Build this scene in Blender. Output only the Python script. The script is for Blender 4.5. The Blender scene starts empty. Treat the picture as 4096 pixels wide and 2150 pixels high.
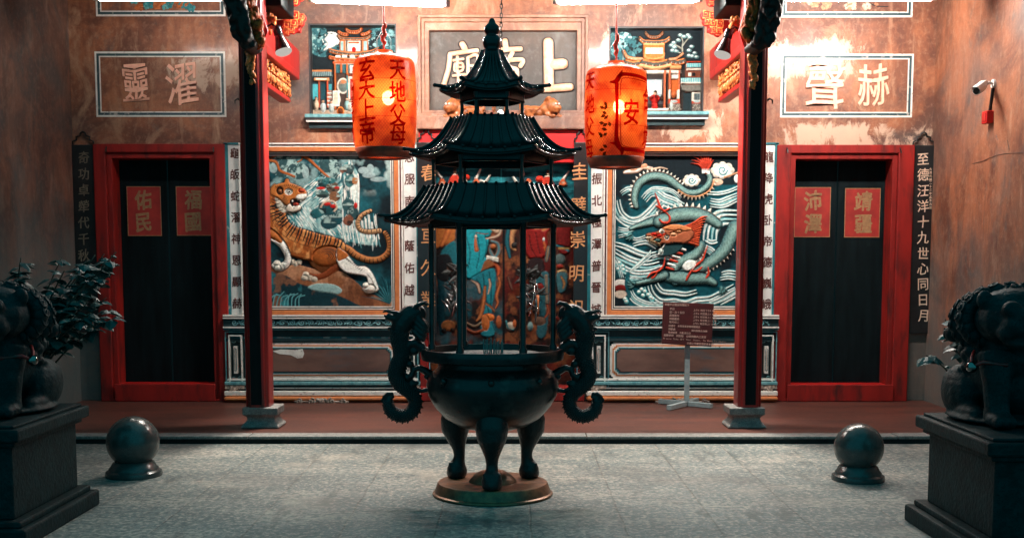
import bpy, bmesh, math, random
import numpy as np
from mathutils import Vector, Matrix
random.seed(11)
rng = np.random.default_rng(5)
scene = bpy.context.scene
COL = scene.collection
PI = math.pi

# ------------------------------------------------------------------ camera model
F, CX, HOR, H, TH = 4700.0, 2048.0, 1030.0, 1.33, math.radians(5.5)
CY = HOR + F * math.tan(TH)
def at(px, py, Y):
    """world point seen at photo pixel (px, py) at distance Y"""
    u, v = (px - CX) / F, (CY - py) / F
    dy, dz = math.cos(TH) + v * math.sin(TH), -math.sin(TH) + v * math.cos(TH)
    t = Y / dy
    return Vector((u * t, Y, H + dz * t))
def X(px, py, Y): return at(px, py, Y).x
def Z(py, Y): return at(CX, py, Y).z
YW = 10.5          # face of the temple wall
def S(h):
    h = h.lstrip('#')
    out = []
    for i in (0, 2, 4):
        c = int(h[i:i+2], 16) / 255
        out.append(c / 12.92 if c <= .04045 else ((c + .055) / 1.055) ** 2.4)
    return tuple(out)

# ------------------------------------------------------------------ materials
def _new(name):
    m = bpy.data.materials.new(name); m.use_nodes = True
    nt = m.node_tree
    return m, nt, nt.nodes, nt.links, nt.nodes['Principled BSDF']
def pm(name, c1, c2=None, scale=6, rough=.6, metal=0., bump=0., bscale=None, spec=.5, stretch=(1, 1, 1), lo=.38, hi=.62,
       detail=6, coat=0., rvar=0., c3=None, s3=30, f3=(.55, .7)):
    m, nt, N, L, b = _new(name)
    b.inputs['Roughness'].default_value = rough
    b.inputs['Metallic'].default_value = metal
    b.inputs['Specular IOR Level'].default_value = spec
    if coat: b.inputs['Coat Weight'].default_value = coat; b.inputs['Coat Roughness'].default_value = .15
    geo = N.new('ShaderNodeNewGeometry')
    mp = N.new('ShaderNodeMapping'); mp.inputs['Scale'].default_value = stretch
    L.new(geo.outputs['Position'], mp.inputs['Vector'])
    if c2 is None: c2 = tuple(x * .72 for x in c1)
    n = N.new('ShaderNodeTexNoise'); n.inputs['Scale'].default_value = scale; n.inputs['Detail'].default_value = detail
    n.inputs['Roughness'].default_value = .62
    L.new(mp.outputs['Vector'], n.inputs['Vector'])
    r = N.new('ShaderNodeValToRGB')
    r.color_ramp.elements[0].position = lo; r.color_ramp.elements[1].position = hi
    r.color_ramp.elements[0].color = (*c2, 1); r.color_ramp.elements[1].color = (*c1, 1)
    L.new(n.outputs['Fac'], r.inputs['Fac'])
    out = r.outputs['Color']
    if c3 is not None:
        n3 = N.new('ShaderNodeTexNoise'); n3.inputs['Scale'].default_value = s3; n3.inputs['Detail'].default_value = 5
        L.new(mp.outputs['Vector'], n3.inputs['Vector'])
        r3 = N.new('ShaderNodeValToRGB'); r3.color_ramp.elements[0].position = f3[0]; r3.color_ramp.elements[1].position = f3[1]
        L.new(n3.outputs['Fac'], r3.inputs['Fac'])
        mx = N.new('ShaderNodeMix'); mx.data_type = 'RGBA'
        L.new(r3.outputs['Color'], mx.inputs['Factor']); L.new(out, mx.inputs['A']); mx.inputs['B'].default_value = (*c3, 1)
        out = mx.outputs['Result']
    L.new(out, b.inputs['Base Color'])
    if rvar:
        mr = N.new('ShaderNodeMapRange'); mr.inputs['To Min'].default_value = rough - rvar; mr.inputs['To Max'].default_value = rough + rvar
        L.new(n.outputs['Fac'], mr.inputs['Value']); L.new(mr.outputs['Result'], b.inputs['Roughness'])
    if bump:
        nb = N.new('ShaderNodeTexNoise'); nb.inputs['Scale'].default_value = bscale or scale * 4; nb.inputs['Detail'].default_value = 5
        L.new(mp.outputs['Vector'], nb.inputs['Vector'])
        bp = N.new('ShaderNodeBump'); bp.inputs['Strength'].default_value = bump; bp.inputs['Distance'].default_value = .01
        L.new(nb.outputs['Fac'], bp.inputs['Height']); L.new(bp.outputs['Normal'], b.inputs['Normal'])
    return m
def attr_mat(name, rough=.5, spec=.5):
    m, nt, N, L, b = _new(name)
    a = N.new('ShaderNodeAttribute'); a.attribute_name = 'Col'
    geo = N.new('ShaderNodeNewGeometry')
    n = N.new('ShaderNodeTexNoise'); n.inputs['Scale'].default_value = 45; n.inputs['Detail'].default_value = 6
    L.new(geo.outputs['Position'], n.inputs['Vector'])
    mr = N.new('ShaderNodeMapRange'); mr.inputs['From Min'].default_value = .3; mr.inputs['From Max'].default_value = .7
    mr.inputs['To Min'].default_value = .72; mr.inputs['To Max'].default_value = 1.18
    L.new(n.outputs['Fac'], mr.inputs['Value'])
    mx = N.new('ShaderNodeVectorMath'); mx.operation = 'SCALE'
    L.new(a.outputs['Color'], mx.inputs[0]); L.new(mr.outputs['Result'], mx.inputs['Scale'])
    L.new(mx.outputs['Vector'], b.inputs['Base Color'])
    b.inputs['Roughness'].default_value = rough; b.inputs['Specular IOR Level'].default_value = spec
    return m
def emit(name, c, s):
    m = bpy.data.materials.new(name); m.use_nodes = True
    nt = m.node_tree; nt.nodes.clear()
    e = nt.nodes.new('ShaderNodeEmission'); o = nt.nodes.new('ShaderNodeOutputMaterial')
    e.inputs['Color'].default_value = (*c, 1); e.inputs['Strength'].default_value = s
    nt.links.new(e.outputs[0], o.inputs[0])
    return m

# ------------------------------------------------------------------ mesh builder
class MB:
    def __init__(s): s.v = []; s.f = []
    def add(s, vs, fs):
        o = len(s.v); s.v += [tuple(p) for p in vs]; s.f += [tuple(i + o for i in f) for f in fs]; return s
    def box(s, x0, x1, y0, y1, z0, z1):
        x0, x1 = sorted((x0, x1)); y0, y1 = sorted((y0, y1)); z0, z1 = sorted((z0, z1))
        return s.add([(x0,y0,z0),(x1,y0,z0),(x1,y1,z0),(x0,y1,z0),(x0,y0,z1),(x1,y0,z1),(x1,y1,z1),(x0,y1,z1)],
                     [(0,3,2,1),(4,5,6,7),(0,1,5,4),(1,2,6,5),(2,3,7,6),(3,0,4,7)])
    def prism(s, pts, y0, y1):
        """closed outline [(x,z)] extruded from y0 (front) to y1 (back)"""
        n = len(pts)
        a = sum(pts[i][0]*pts[(i+1)%n][1]-pts[(i+1)%n][0]*pts[i][1] for i in range(n))
        if a < 0: pts = pts[::-1]
        vs = [(x, y0, z) for x, z in pts] + [(x, y1, z) for x, z in pts]
        fs = [tuple(range(n)), tuple(range(2*n-1, n-1, -1))]
        fs += [(i, i+n, (i+1) % n + n, (i+1) % n) for i in range(n)]
        return s.add(vs, fs)
    def ring(s, o, i, y0, y1):
        """rectangular frame: outer (x0,x1,z0,z1), inner, front y0, back y1"""
        def c(r, y): return [(r[0],y,r[2]),(r[1],y,r[2]),(r[1],y,r[3]),(r[0],y,r[3])]
        vs = c(o,y0)+c(i,y0)+c(o,y1)+c(i,y1)
        fs = []
        for k in range(4):
            j = (k+1) % 4
            fs += [(k,j,j+4,k+4),(k+8,j+8,j,k),(k+4,j+4,j+12,k+12)]
        return s.add(vs, fs)
    def lathe(s, prof, c, n=32, a0=0., cap=True):
        vs, fs = [], []
        for r, z in prof:
            for k in range(n):
                a = a0 + 2*PI*k/n; vs.append((c[0]+r*math.cos(a), c[1]+r*math.sin(a), c[2]+z))
        m = len(prof)
        for j in range(m-1):
            for k in range(n):
                k2 = (k+1) % n; fs.append((j*n+k, j*n+k2, (j+1)*n+k2, (j+1)*n+k))
        if cap:
            fs.append(tuple(range(n-1, -1, -1))); fs.append(tuple(range((m-1)*n, m*n)))
        return s.add(vs, fs)
    def tube(s, pts, r, n=8, cap=True):
        pts = [Vector(p) for p in pts]; m = len(pts)
        rs = r if hasattr(r, '__len__') else [r]*m
        vs, fs = [], []
        t0 = (pts[1]-pts[0]).normalized()
        up = Vector((0,0,1)) if abs(t0.z) < .9 else Vector((0,1,0))
        nrm = t0.cross(up).normalized()
        for i, p in enumerate(pts):
            t = (pts[min(i+1,m-1)]-pts[max(i-1,0)])
            t = t.normalized() if t.length > 1e-9 else t0
            nrm = (nrm - t*nrm.dot(t))
            nrm = nrm.normalized() if nrm.length > 1e-6 else t.orthogonal().normalized()
            b = t.cross(nrm)
            for k in range(n):
                a = 2*PI*k/n; vs.append(p + (nrm*math.cos(a)+b*math.sin(a))*rs[i])
        for j in range(m-1):
            for k in range(n):
                k2 = (k+1) % n; fs.append((j*n+k, j*n+k2, (j+1)*n+k2, (j+1)*n+k))
        if cap: fs += [tuple(range(n-1,-1,-1)), tuple(range((m-1)*n, m*n))]
        return s.add(vs, fs)
    def ball(s, c, r, rot=None, nu=12, nv=8):
        r = r if hasattr(r, '__len__') else (r, r, r)
        c = Vector(c); M = rot or Matrix.Identity(3)
        vs = [c + M @ Vector((0,0,-r[2]))]
        for j in range(1, nv):
            ph = -PI/2 + PI*j/nv
            for k in range(nu):
                a = 2*PI*k/nu
                vs.append(c + M @ Vector((r[0]*math.cos(ph)*math.cos(a), r[1]*math.cos(ph)*math.sin(a), r[2]*math.sin(ph))))
        vs.append(c + M @ Vector((0,0,r[2])))
        fs = [(0, 1+(k+1)%nu, 1+k) for k in range(nu)]
        for j in range(nv-2):
            for k in range(nu):
                a = 1+j*nu; k2 = (k+1) % nu
                fs.append((a+k, a+k2, a+nu+k2, a+nu+k))
        t = len(vs)-1; a = 1+(nv-2)*nu
        fs += [(a+k, a+(k+1)%nu, t) for k in range(nu)]
        return s.add(vs, fs)
    def build(s, name, m, parent=None, smooth=False, bevel=0., label=None, angle=None):
        off = parent['_w'] if parent is not None and '_w' in parent else (0,0,0)
        me = bpy.data.meshes.new(name)
        me.from_pydata([(p[0]-off[0], p[1]-off[1], p[2]-off[2]) for p in s.v], [], s.f)
        me.materials.append(m); me.update()
        o = bpy.data.objects.new(name, me); COL.objects.link(o)
        if parent is not None:
            o.parent = parent; o['_w'] = tuple(off)
        if smooth: me.shade_smooth()
        if bevel:
            bv = o.modifiers.new('bevel', 'BEVEL'); bv.width = bevel; bv.segments = 2; bv.limit_method = 'ANGLE'; bv.harden_normals = False
        if angle is not None:
            me.shade_smooth()
            try: me.set_sharp_from_angle(angle=math.radians(angle))
            except Exception: pass
        if label: o['label'] = label
        return o
def thing(name, label, cat, loc=(0,0,0), group=None):
    o = bpy.data.objects.new(name, None); COL.objects.link(o)
    o.empty_display_size = .1
    o.location = loc; o['_w'] = tuple(loc); o['label'] = label; o['category'] = cat
    if group: o['group'] = group
    return o
def tag(o, label, cat, group=None):
    o['label'] = label; o['category'] = cat
    if group: o['group'] = group
    return o
def structure(o): o['kind'] = 'structure'; return o
def spline(pts, n=8, closed=False):
    """Catmull-Rom through the points (any dimension)"""
    P = [np.array(p, float) for p in pts]; m = len(P); out = []
    rng_ = range(m if closed else m-1)
    for i in rng_:
        if closed: a, b, c, d = P[(i-1)%m], P[i], P[(i+1)%m], P[(i+2)%m]
        else: a, b, c, d = P[max(i-1,0)], P[i], P[i+1], P[min(i+2,m-1)]
        for k in range(n):
            t = k/n
            out.append(.5*((2*b)+(-a+c)*t+(2*a-5*b+4*c-d)*t*t+(-a+3*b-3*c+d)*t**3))
    if not closed: out.append(P[-1])
    return out
def spiral(cx, cz, r, turns, d=1, a0=0., n=26, r0=.12):
    return [(cx + r*(r0+(1-r0)*(1-k/n))*math.cos(a0+d*2*PI*turns*k/n), cz + r*(r0+(1-r0)*(1-k/n))*math.sin(a0+d*2*PI*turns*k/n)) for k in range(n+1)]
def remesh(o, voxel, smooth_it=4, fac=.5):
    r = o.modifiers.new('remesh', 'REMESH'); r.mode = 'VOXEL'; r.voxel_size = voxel; r.use_smooth_shade = True
    if smooth_it:
        sm = o.modifiers.new('smooth', 'SMOOTH'); sm.factor = fac; sm.iterations = smooth_it
    return o

# ------------------------------------------------------------------ lettering
_g = {}
def glyph(ch, off=.02, ext=.03):
    k = (ch, off, ext)
    if k not in _g:
        cu = bpy.data.curves.new('glyph', 'FONT'); cu.body = ch; cu.size = 1; cu.offset = off; cu.extrude = ext; cu.resolution_u = 3
        ob = bpy.data.objects.new('glyph', cu); me = ob.to_mesh()
        v = np.empty(len(me.vertices)*3); me.vertices.foreach_get('co', v); v = v.reshape(-1, 3)
        f = [tuple(p.vertices) for p in me.polygons]
        ob.to_mesh_clear(); bpy.data.objects.remove(ob); bpy.data.curves.remove(cu)
        _g[k] = (v, f)
    return _g[k]
def char_into(mb, ch, c, h, w=None, depth=.006, off=.0, rot=0., wob=.026, fit=True, wrap=None, flat=None):
    """one character centred on world point c, facing -Y, h metres tall; off thickens the strokes (fraction of an em)"""
    if ch == ' ': return
    v, f = glyph(ch, 0.) if flat is None else glyph(ch, flat, 0.)
    v = v.copy()
    lo, hi = v.min(0), v.max(0)
    if fit:
        v[:,0] = (v[:,0]-(lo[0]+hi[0])/2)/.92; v[:,1] = (v[:,1]-(lo[1]+hi[1])/2)/.92
    else:
        v[:,0] -= .5; v[:,1] -= .38
    if wob:
        ph = random.uniform(0, 6)
        dx = wob*np.sin(5*v[:,1]+ph); dz = wob*np.sin(6*v[:,0]+ph*1.7)
        v[:,0] += dx; v[:,1] += dz + .05*v[:,0]
    w = w or h
    ca, sa = math.cos(rot), math.sin(rot)
    k = 1-2*off if off > .02 else 1.
    shifts = [(0,0)] + ([(off*math.cos(a), off*math.sin(a)) for a in np.arange(8)*PI/4] if off > 0 else [])
    for n, (sx, sz) in enumerate(shifts):
        x, z = (v[:,0]*k+sx)*w, (v[:,1]*k+sz)*h
        zz = (v[:,2]/.06 + .5) if flat is None else v[:,2]*0      # 0 back .. 1 front
        dep = depth*(1 - .03*n)
        if wrap is None:
            pts = np.stack([c[0]+x*ca-z*sa, c[1]-zz*dep, c[2]+x*sa+z*ca], 1)
        else: pts = wrap(x, z, zz*dep)
        mb.add(pts.tolist(), f)
def column_text(mb, chars, px, py0, py1, hpx, Y, wpx=None, px1=None, **kw):
    """characters in a column: centres from py0 to py1 (pixels), x from px to px1"""
    n = len(chars); px1 = px if px1 is None else px1
    for i, ch in enumerate(chars):
        t = i/max(1, n-1); s = Y/F
        char_into(mb, ch, at(px+(px1-px)*t, py0+(py1-py0)*t, Y), hpx*s, (wpx or hpx)*s, **kw)

# ------------------------------------------------------------------ painted relief
def fbm(shape, cells, oct=4, seed=0, stretch=1.):
    r = np.random.default_rng(seed); Hh, Ww = shape; out = np.zeros(shape); amp = 1; tot = 0
    for o in range(oct):
        gx = max(2, int(cells*2**o)); gy = max(2, int(cells*stretch*2**o))
        g = r.random((gy+2, gx+2))
        yy = np.linspace(0, gy, Hh); xx = np.linspace(0, gx, Ww)
        y0 = np.minimum(yy.astype(int), gy); x0 = np.minimum(xx.astype(int), gx)
        fy = (yy-y0)[:,None]; fx = (xx-x0)[None,:]; fy = fy*fy*(3-2*fy); fx = fx*fx*(3-2*fx)
        a = g[y0][:,x0]; b = g[y0][:,x0+1]; c = g[y0+1][:,x0]; d = g[y0+1][:,x0+1]
        out += amp*((a*(1-fx)+b*fx)*(1-fy)+(c*(1-fx)+d*fx)*fy); tot += amp; amp *= .55
    return out/tot
def column_chars(parent, mat, chars, px, py0, py1, hpx, Y, wpx=None, px1=None, **kw):
    """the same column, every character a part of its own"""
    n = len(chars); px1 = px if px1 is None else px1
    for i, ch in enumerate(chars):
        t = i/max(1, n-1); s = Y/F; mb = MB()
        char_into(mb, ch, at(px+(px1-px)*t, py0+(py1-py0)*t, Y), hpx*s, (wpx or hpx)*s, **kw)
        mb.build('character', mat, parent)
class Paint:
    """a small painter: colours and heights on a grid, in the coordinates of a tracing (ox, oy, sc give photo pixels)"""
    def __init__(s, px0, py0, px1, py1, ox=0, oy=0, sc=1., step=2., bg=(.01,.02,.02)):
        s.b = (px0, py0, px1, py1); s.t = (ox, oy, sc)
        s.W = int((px1-px0)/step)+1; s.H = int((py1-py0)/step)+1
        s.gx = (np.linspace(px0, px1, s.W)-ox)*sc; s.gy = (np.linspace(py0, py1, s.H)-oy)*sc
        s.X, s.Y = np.meshgrid(s.gx, s.gy)
        s.c = np.ones((s.H, s.W, 3))*np.array(bg); s.h = np.zeros((s.H, s.W)); s.l = np.zeros((s.H, s.W), int)
        s.px = s.gx[1]-s.gx[0]
    def _put(s, m, c, h, layer, a=1.):
        m = np.clip(m, 0, 1)
        k = (m*a)[...,None]
        c = np.array(c) if not isinstance(c, np.ndarray) else c
        s.c = s.c*(1-k)+c*k
        if h is not None: s.h = np.where(m > .5, np.maximum(s.h*0+h, 0) if np.ndim(h) else h, s.h)
        if layer is not None: s.l[m > .5] = layer
    def blur(s, m, n=1):
        for _ in range(n):
            p = np.pad(m, 1, mode='edge'); m = (p[:-2,1:-1]+p[2:,1:-1]+p[1:-1,:-2]+p[1:-1,2:]+2*m)/6
        return m
    def mask(s, pts, smooth=True, n=6):
        if smooth: pts = spline(pts, n, True)
        m = np.zeros((s.H, s.W), bool); P = np.array(pts)
        x1, y1 = P[:,0], P[:,1]; x2, y2 = np.roll(x1,-1), np.roll(y1,-1)
        for a, b, c, d in zip(x1, y1, x2, y2):
            if b == d: continue
            r = (s.gy > min(b,d)) & (s.gy <= max(b,d))
            if not r.any(): continue
            xi = a+(s.gy[r]-b)*(c-a)/(d-b)
            m[r] ^= s.gx[None,:] < xi[:,None]
        return m
    def poly(s, pts, c, h=None, dome=0., layer=None, smooth=True, a=1., edge=None):
        m = s.mask(pts, smooth).astype(float)
        if dome:
            q = m.copy(); nb = max(3, int(dome/s.px)); q = s.blur(q, nb)
            hh = (h or 0)*np.clip((q-.35)/.6, 0, 1)**.5
        else: hh = h
        mm = s.blur(m, 1)
        if edge is not None:
            e = s.blur(m, 3); s._put((e > .04)*1.*(1-m), edge, None, None, .8)
        s._put(mm, c, hh, layer, a)
        return m
    def stroke(s, pts, w, c, h=None, layer=None, a=1., n=8, smooth=True, edge=None, c_in=None):
        P = spline(pts, n) if smooth and len(pts) > 2 else [np.array(p, float) for p in pts]
        P = np.array(P); m = len(P)
        ws = np.interp(np.linspace(0,1,m), np.linspace(0,1,len(w)), w) if hasattr(w,'__len__') else np.full(m, float(w))
        q = np.full((s.H, s.W), -1e9)      # signed coverage: radius - distance
        nd = np.full((s.H, s.W), 9.); wm = ws.max()+3*s.px
        ix0 = np.searchsorted(s.gx, P[:,0].min()-wm); ix1 = np.searchsorted(s.gx, P[:,0].max()+wm)
        iy0 = np.searchsorted(s.gy, P[:,1].min()-wm); iy1 = np.searchsorted(s.gy, P[:,1].max()+wm)
        if ix1 <= ix0 or iy1 <= iy0: return
        XX, YY = s.X[iy0:iy1, ix0:ix1], s.Y[iy0:iy1, ix0:ix1]
        qq, nn = q[iy0:iy1, ix0:ix1], nd[iy0:iy1, ix0:ix1]
        for i in range(m-1):
            ax, ay = P[i]; bx, by = P[i+1]; dx, dy = bx-ax, by-ay; L2 = dx*dx+dy*dy+1e-9
            t = np.clip(((XX-ax)*dx+(YY-ay)*dy)/L2, 0, 1)
            d = np.hypot(XX-ax-t*dx, YY-ay-t*dy); wr = ws[i]+(ws[i+1]-ws[i])*t
            np.maximum(qq, wr-d, out=qq); np.minimum(nn, d/np.maximum(wr,1e-3), out=nn)
        if edge is not None: s._put(np.clip((q+1.6*s.px)/s.px+.5, 0, 1), edge, None, None, .85)
        cov = np.clip(q/s.px+.5, 0, 1)
        if c_in is not None:
            k = np.clip(1-nd, 0, 1)[...,None]; c = np.array(c)*(1-k)+np.array(c_in)*k
        hh = None if h is None else h*np.sqrt(np.clip(1-nd**2, 0, 1))+.0
        s._put(cov, c, hh if h is not None else None, layer, a)
    def disc(s, x, y, rx, ry, c, h=None, layer=None, a=1., rot=0.):
        dx, dy = s.X-x, s.Y-y; ca, sa = math.cos(rot), math.sin(rot)
        d = np.hypot((dx*ca+dy*sa)/rx, (-dx*sa+dy*ca)/ry)
        cov = np.clip((1-d)*min(rx,ry)/s.px+.5, 0, 1)
        s._put(cov, c, None if h is None else h*np.sqrt(np.clip(1-d*d,0,1)), layer, a)
    def rect(s, x0, y0, x1, y1, c, h=None, layer=None, a=1.):
        cov = np.clip((s.X-x0)/s.px+.5,0,1)*np.clip((x1-s.X)/s.px+.5,0,1)*np.clip((s.Y-y0)/s.px+.5,0,1)*np.clip((y1-s.Y)/s.px+.5,0,1)
        s._put(cov, c, h, layer, a)
    def mottle(s, m, c, cells, seed, lo=.5, hi=.65, a=1., stretch=1.):
        k = np.clip((fbm((s.H,s.W), cells, 4, seed, stretch)-lo)/(hi-lo), 0, 1)
        s._put(m*k, c, None, None, a)
    def meshes(s, Y, names, mat, parent, rect=None):
        px0, py0, px1, py1 = s.b
        if rect is None: rect = (X(px0,py0,Y), X(px1,py0,Y), Z(py1,Y), Z(py0,Y))
        x0, x1, z0, z1 = rect
        xs = np.linspace(x0,x1,s.W); zs = np.linspace(z1,z0,s.H)
        VX, VZ = np.meshgrid(xs, zs); VY = Y - .6*s.blur(s.h, 1)
        P = np.stack([VX,VY,VZ],-1).reshape(-1,3); C = s.c.reshape(-1,3)
        idx = np.arange(s.H*s.W).reshape(s.H,s.W)
        quads = np.stack([idx[1:,:-1],idx[1:,1:],idx[:-1,1:],idx[:-1,:-1]],-1).reshape(-1,4)
        lay = s.l[:-1,:-1].reshape(-1)
        objs = []
        off = np.array(parent['_w'])
        for k, nm in enumerate(names):
            q = quads[lay == k]
            if not len(q): continue
            u, inv = np.unique(q, return_inverse=True); inv = inv.reshape(-1,4)
            me = bpy.data.meshes.new(nm)
            me.from_pydata((P[u]-off).tolist(), [], inv.tolist())
            at_ = me.color_attributes.new('Col','FLOAT_COLOR','POINT')
            at_.data.foreach_set('color', np.concatenate([np.clip(C[u],0,1), np.ones((len(u),1))],1).ravel())
            me.shade_smooth(); me.materials.append(mat)
            o = bpy.data.objects.new(nm, me); COL.objects.link(o); o.parent = parent; o['_w'] = tuple(parent['_w'])
            objs.append(o)
        return objs
# ------------------------------------------------------------------ palette
M = {}
def plaster_mat(name, base, dark, pale, grime, pale_f=(.55,.68), grime_f=(.58,.75), gloss=0., peel=None, low_shade=0.):
    m, nt, N, L, b = _new(name)
    geo = N.new('ShaderNodeNewGeometry')
    def noise(scale, stretch=(1,1,1), detail=7, rough=.65, dist=0.):
        mp = N.new('ShaderNodeMapping'); mp.inputs['Scale'].default_value = stretch
        L.new(geo.outputs['Position'], mp.inputs['Vector'])
        n = N.new('ShaderNodeTexNoise'); n.inputs['Scale'].default_value = scale; n.inputs['Detail'].default_value = detail
        n.inputs['Roughness'].default_value = rough; n.inputs['Distortion'].default_value = dist
        L.new(mp.outputs['Vector'], n.inputs['Vector']); return n.outputs['Fac']
    def ramp(f, lo, hi):
        r = N.new('ShaderNodeMapRange'); r.inputs['From Min'].default_value = lo; r.inputs['From Max'].default_value = hi
        L.new(f, r.inputs['Value']); return r.outputs['Result']
    def mix(f, a, c, mode='MIX'):
        x = N.new('ShaderNodeMix'); x.data_type = 'RGBA'; x.blend_type = mode
        L.new(f, x.inputs['Factor'])
        if isinstance(a, tuple): x.inputs['A'].default_value = (*a,1)
        else: L.new(a, x.inputs['A'])
        if isinstance(c, tuple): x.inputs['B'].default_value = (*c,1)
        else: L.new(c, x.inputs['B'])
        return x.outputs['Result']
    def mul(a, k):
        x = N.new('ShaderNodeMath'); x.operation = 'MULTIPLY'; L.new(a, x.inputs[0])
        if isinstance(k, (int,float)): x.inputs[1].default_value = k
        else: L.new(k, x.inputs[1])
        return x.outputs[0]
    c = mix(ramp(noise(1.5, dist=.9), .41, .59), dark, base)
    c = mix(mul(ramp(noise(5, (1.3,1.3,.22), dist=.4), .46, .66), .75), c, dark)
    c = mix(mul(ramp(noise(2.6, (1,1,.6), dist=1.1), *pale_f), .75), c, pale)
    c = mix(mul(ramp(noise(9, (1.2,1.2,.22), dist=.3), .58, .74), .55), c, pale)
    c = mix(mul(ramp(noise(3.3, (1,1,.8), dist=.8), *grime_f), .7), c, grime)
    c = mix(mul(ramp(noise(22, detail=9), .50, .70), .34), c, pale)
    c = mix(mul(ramp(noise(48, detail=9), .52, .70), .30), c, dark)
    v = N.new('ShaderNodeTexVoronoi'); v.feature = 'DISTANCE_TO_EDGE'; v.inputs['Scale'].default_value = .62
    mpv = N.new('ShaderNodeMapping'); nd = N.new('ShaderNodeTexNoise'); nd.inputs['Scale'].default_value = 3.; nd.inputs['Detail'].default_value = 5
    L.new(geo.outputs['Position'], nd.inputs['Vector'])
    va = N.new('ShaderNodeMix'); va.data_type = 'VECTOR'; va.inputs['Factor'].default_value = .22
    L.new(geo.outputs['Position'], va.inputs['A']); L.new(nd.outputs['Color'], va.inputs['B'])
    L.new(va.outputs['Result'], v.inputs['Vector'])
    cr = N.new('ShaderNodeMapRange'); cr.inputs['From Min'].default_value = .003; cr.inputs['From Max'].default_value = .009
    cr.inputs['To Min'].default_value = .05; cr.inputs['To Max'].default_value = 0
    L.new(v.outputs['Distance'], cr.inputs['Value'])
    c = mix(cr.outputs['Result'], c, pale)
    c = mix(mul(ramp(noise(130), .5, .66), .35), c, dark)
    c = mix(mul(ramp(noise(.55, (1,1,1.4), detail=3), .50, .66), .60), c, grime)
    if low_shade:  # teal shade painted into the lower wall colour, with a noisy edge
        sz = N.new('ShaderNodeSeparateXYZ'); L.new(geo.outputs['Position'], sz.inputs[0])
        ma = N.new('ShaderNodeMath'); ma.operation = 'MULTIPLY_ADD'; L.new(noise(2.3, (1.6,1.6,.5), detail=9, rough=.7), ma.inputs[0]); ma.inputs[1].default_value = 2.6; ma.inputs[2].default_value = low_shade-1.3
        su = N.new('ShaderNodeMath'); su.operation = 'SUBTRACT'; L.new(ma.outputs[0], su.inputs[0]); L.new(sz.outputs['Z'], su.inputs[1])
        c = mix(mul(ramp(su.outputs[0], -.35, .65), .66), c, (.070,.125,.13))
    if peel:
        sp = N.new('ShaderNodeSeparateXYZ'); L.new(geo.outputs['Position'], sp.inputs[0])
        def bump_(out, c0, hw):
            q = N.new('ShaderNodeMath'); q.operation = 'SUBTRACT'; L.new(out, q.inputs[0]); q.inputs[1].default_value = c0
            w_ = N.new('ShaderNodeMath'); w_.operation = 'ABSOLUTE'; L.new(q.outputs[0], w_.inputs[0])
            e = N.new('ShaderNodeMapRange'); e.inputs['From Min'].default_value = hw; e.inputs['From Max'].default_value = hw*.35; L.new(w_.outputs[0], e.inputs['Value']); return e.outputs['Result']
        for xc_, hx_, zc_, hz_ in peel:
            k = mul(bump_(sp.outputs['X'], xc_, hx_), bump_(sp.outputs['Z'], zc_, hz_))
            g_ = N.new('ShaderNodeMath'); g_.operation = 'ADD'; L.new(mul(k, .30), g_.inputs[0]); L.new(noise(6.5, (1,1,.55), detail=10, rough=.72, dist=.5), g_.inputs[1])
            c = mix(mul(ramp(g_.outputs[0], .72, .80), .85), c, (.60,.40,.29))
    L.new(c, b.inputs['Base Color'])
    if gloss:
        b.inputs['Coat Weight'].default_value = gloss
        cr_ = N.new('ShaderNodeMapRange'); cr_.inputs['From Min'].default_value = .35; cr_.inputs['From Max'].default_value = .65; cr_.inputs['To Min'].default_value = .07; cr_.inputs['To Max'].default_value = .25
        L.new(noise(7, (1,1,.6)), cr_.inputs['Value']); L.new(cr_.outputs['Result'], b.inputs['Coat Roughness'])
    rr = N.new('ShaderNodeMapRange'); rr.inputs['To Min'].default_value = .45; rr.inputs['To Max'].default_value = .7
    L.new(noise(4), rr.inputs['Value']); L.new(rr.outputs['Result'], b.inputs['Roughness'])
    bp = N.new('ShaderNodeBump'); bp.inputs['Strength'].default_value = .3; bp.inputs['Distance'].default_value = .012
    L.new(noise(14), bp.inputs['Height']); L.new(bp.outputs['Normal'], b.inputs['Normal'])
    return m
M['plaster'] = plaster_mat('stained_plaster', (.40,.140,.064), (.14,.046,.026), (.54,.31,.19), (.055,.075,.078), gloss=.32, peel=[(3.0,1.1,2.36,.26),(2.6,.9,3.05,.30),(-2.7,.6,2.95,.25),(.95,.35,2.9,.7),(-.9,.5,2.55,.3),(1.6,.5,2.5,.25)], low_shade=1.15)
M['plaster_side'] = plaster_mat('stained_side_plaster', (.40,.145,.070), (.15,.052,.030), (.52,.31,.20), (.065,.095,.10), (.58,.76), (.54,.72), low_shade=1.25)
M['red'] = pm('red_paint', (.50,.008,.006), (.40,.006,.005), scale=5, rough=.42, bump=.05, stretch=(1,1,.3), c3=(.16,.01,.008), s3=9, f3=(.6,.8))
M['shadedgold'] = pm('shaded_gold_lettering', (.26,.20,.14), (.18,.14,.10), scale=30, rough=.5)  # gold darkened in the colour to stand for the dim left corner
M['door_red'] = pm('door_frame_red', (.33,.015,.011), (.20,.011,.009), scale=7, rough=.55, spec=.3, bump=.12, stretch=(1,1,.25), c3=(.05,.012,.011), s3=11, f3=(.52,.72))
M['bright_red'] = pm('lintel_red', (.62,.006,.006), (.55,.005,.005), scale=3, rough=.5)
M['lac'] = pm('red_lacquer_column', (.38,.011,.009), (.22,.009,.008), scale=9, rough=.33, bump=.06, stretch=(1,1,.12), c3=(.04,.010,.008), s3=12, f3=(.56,.74))
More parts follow.
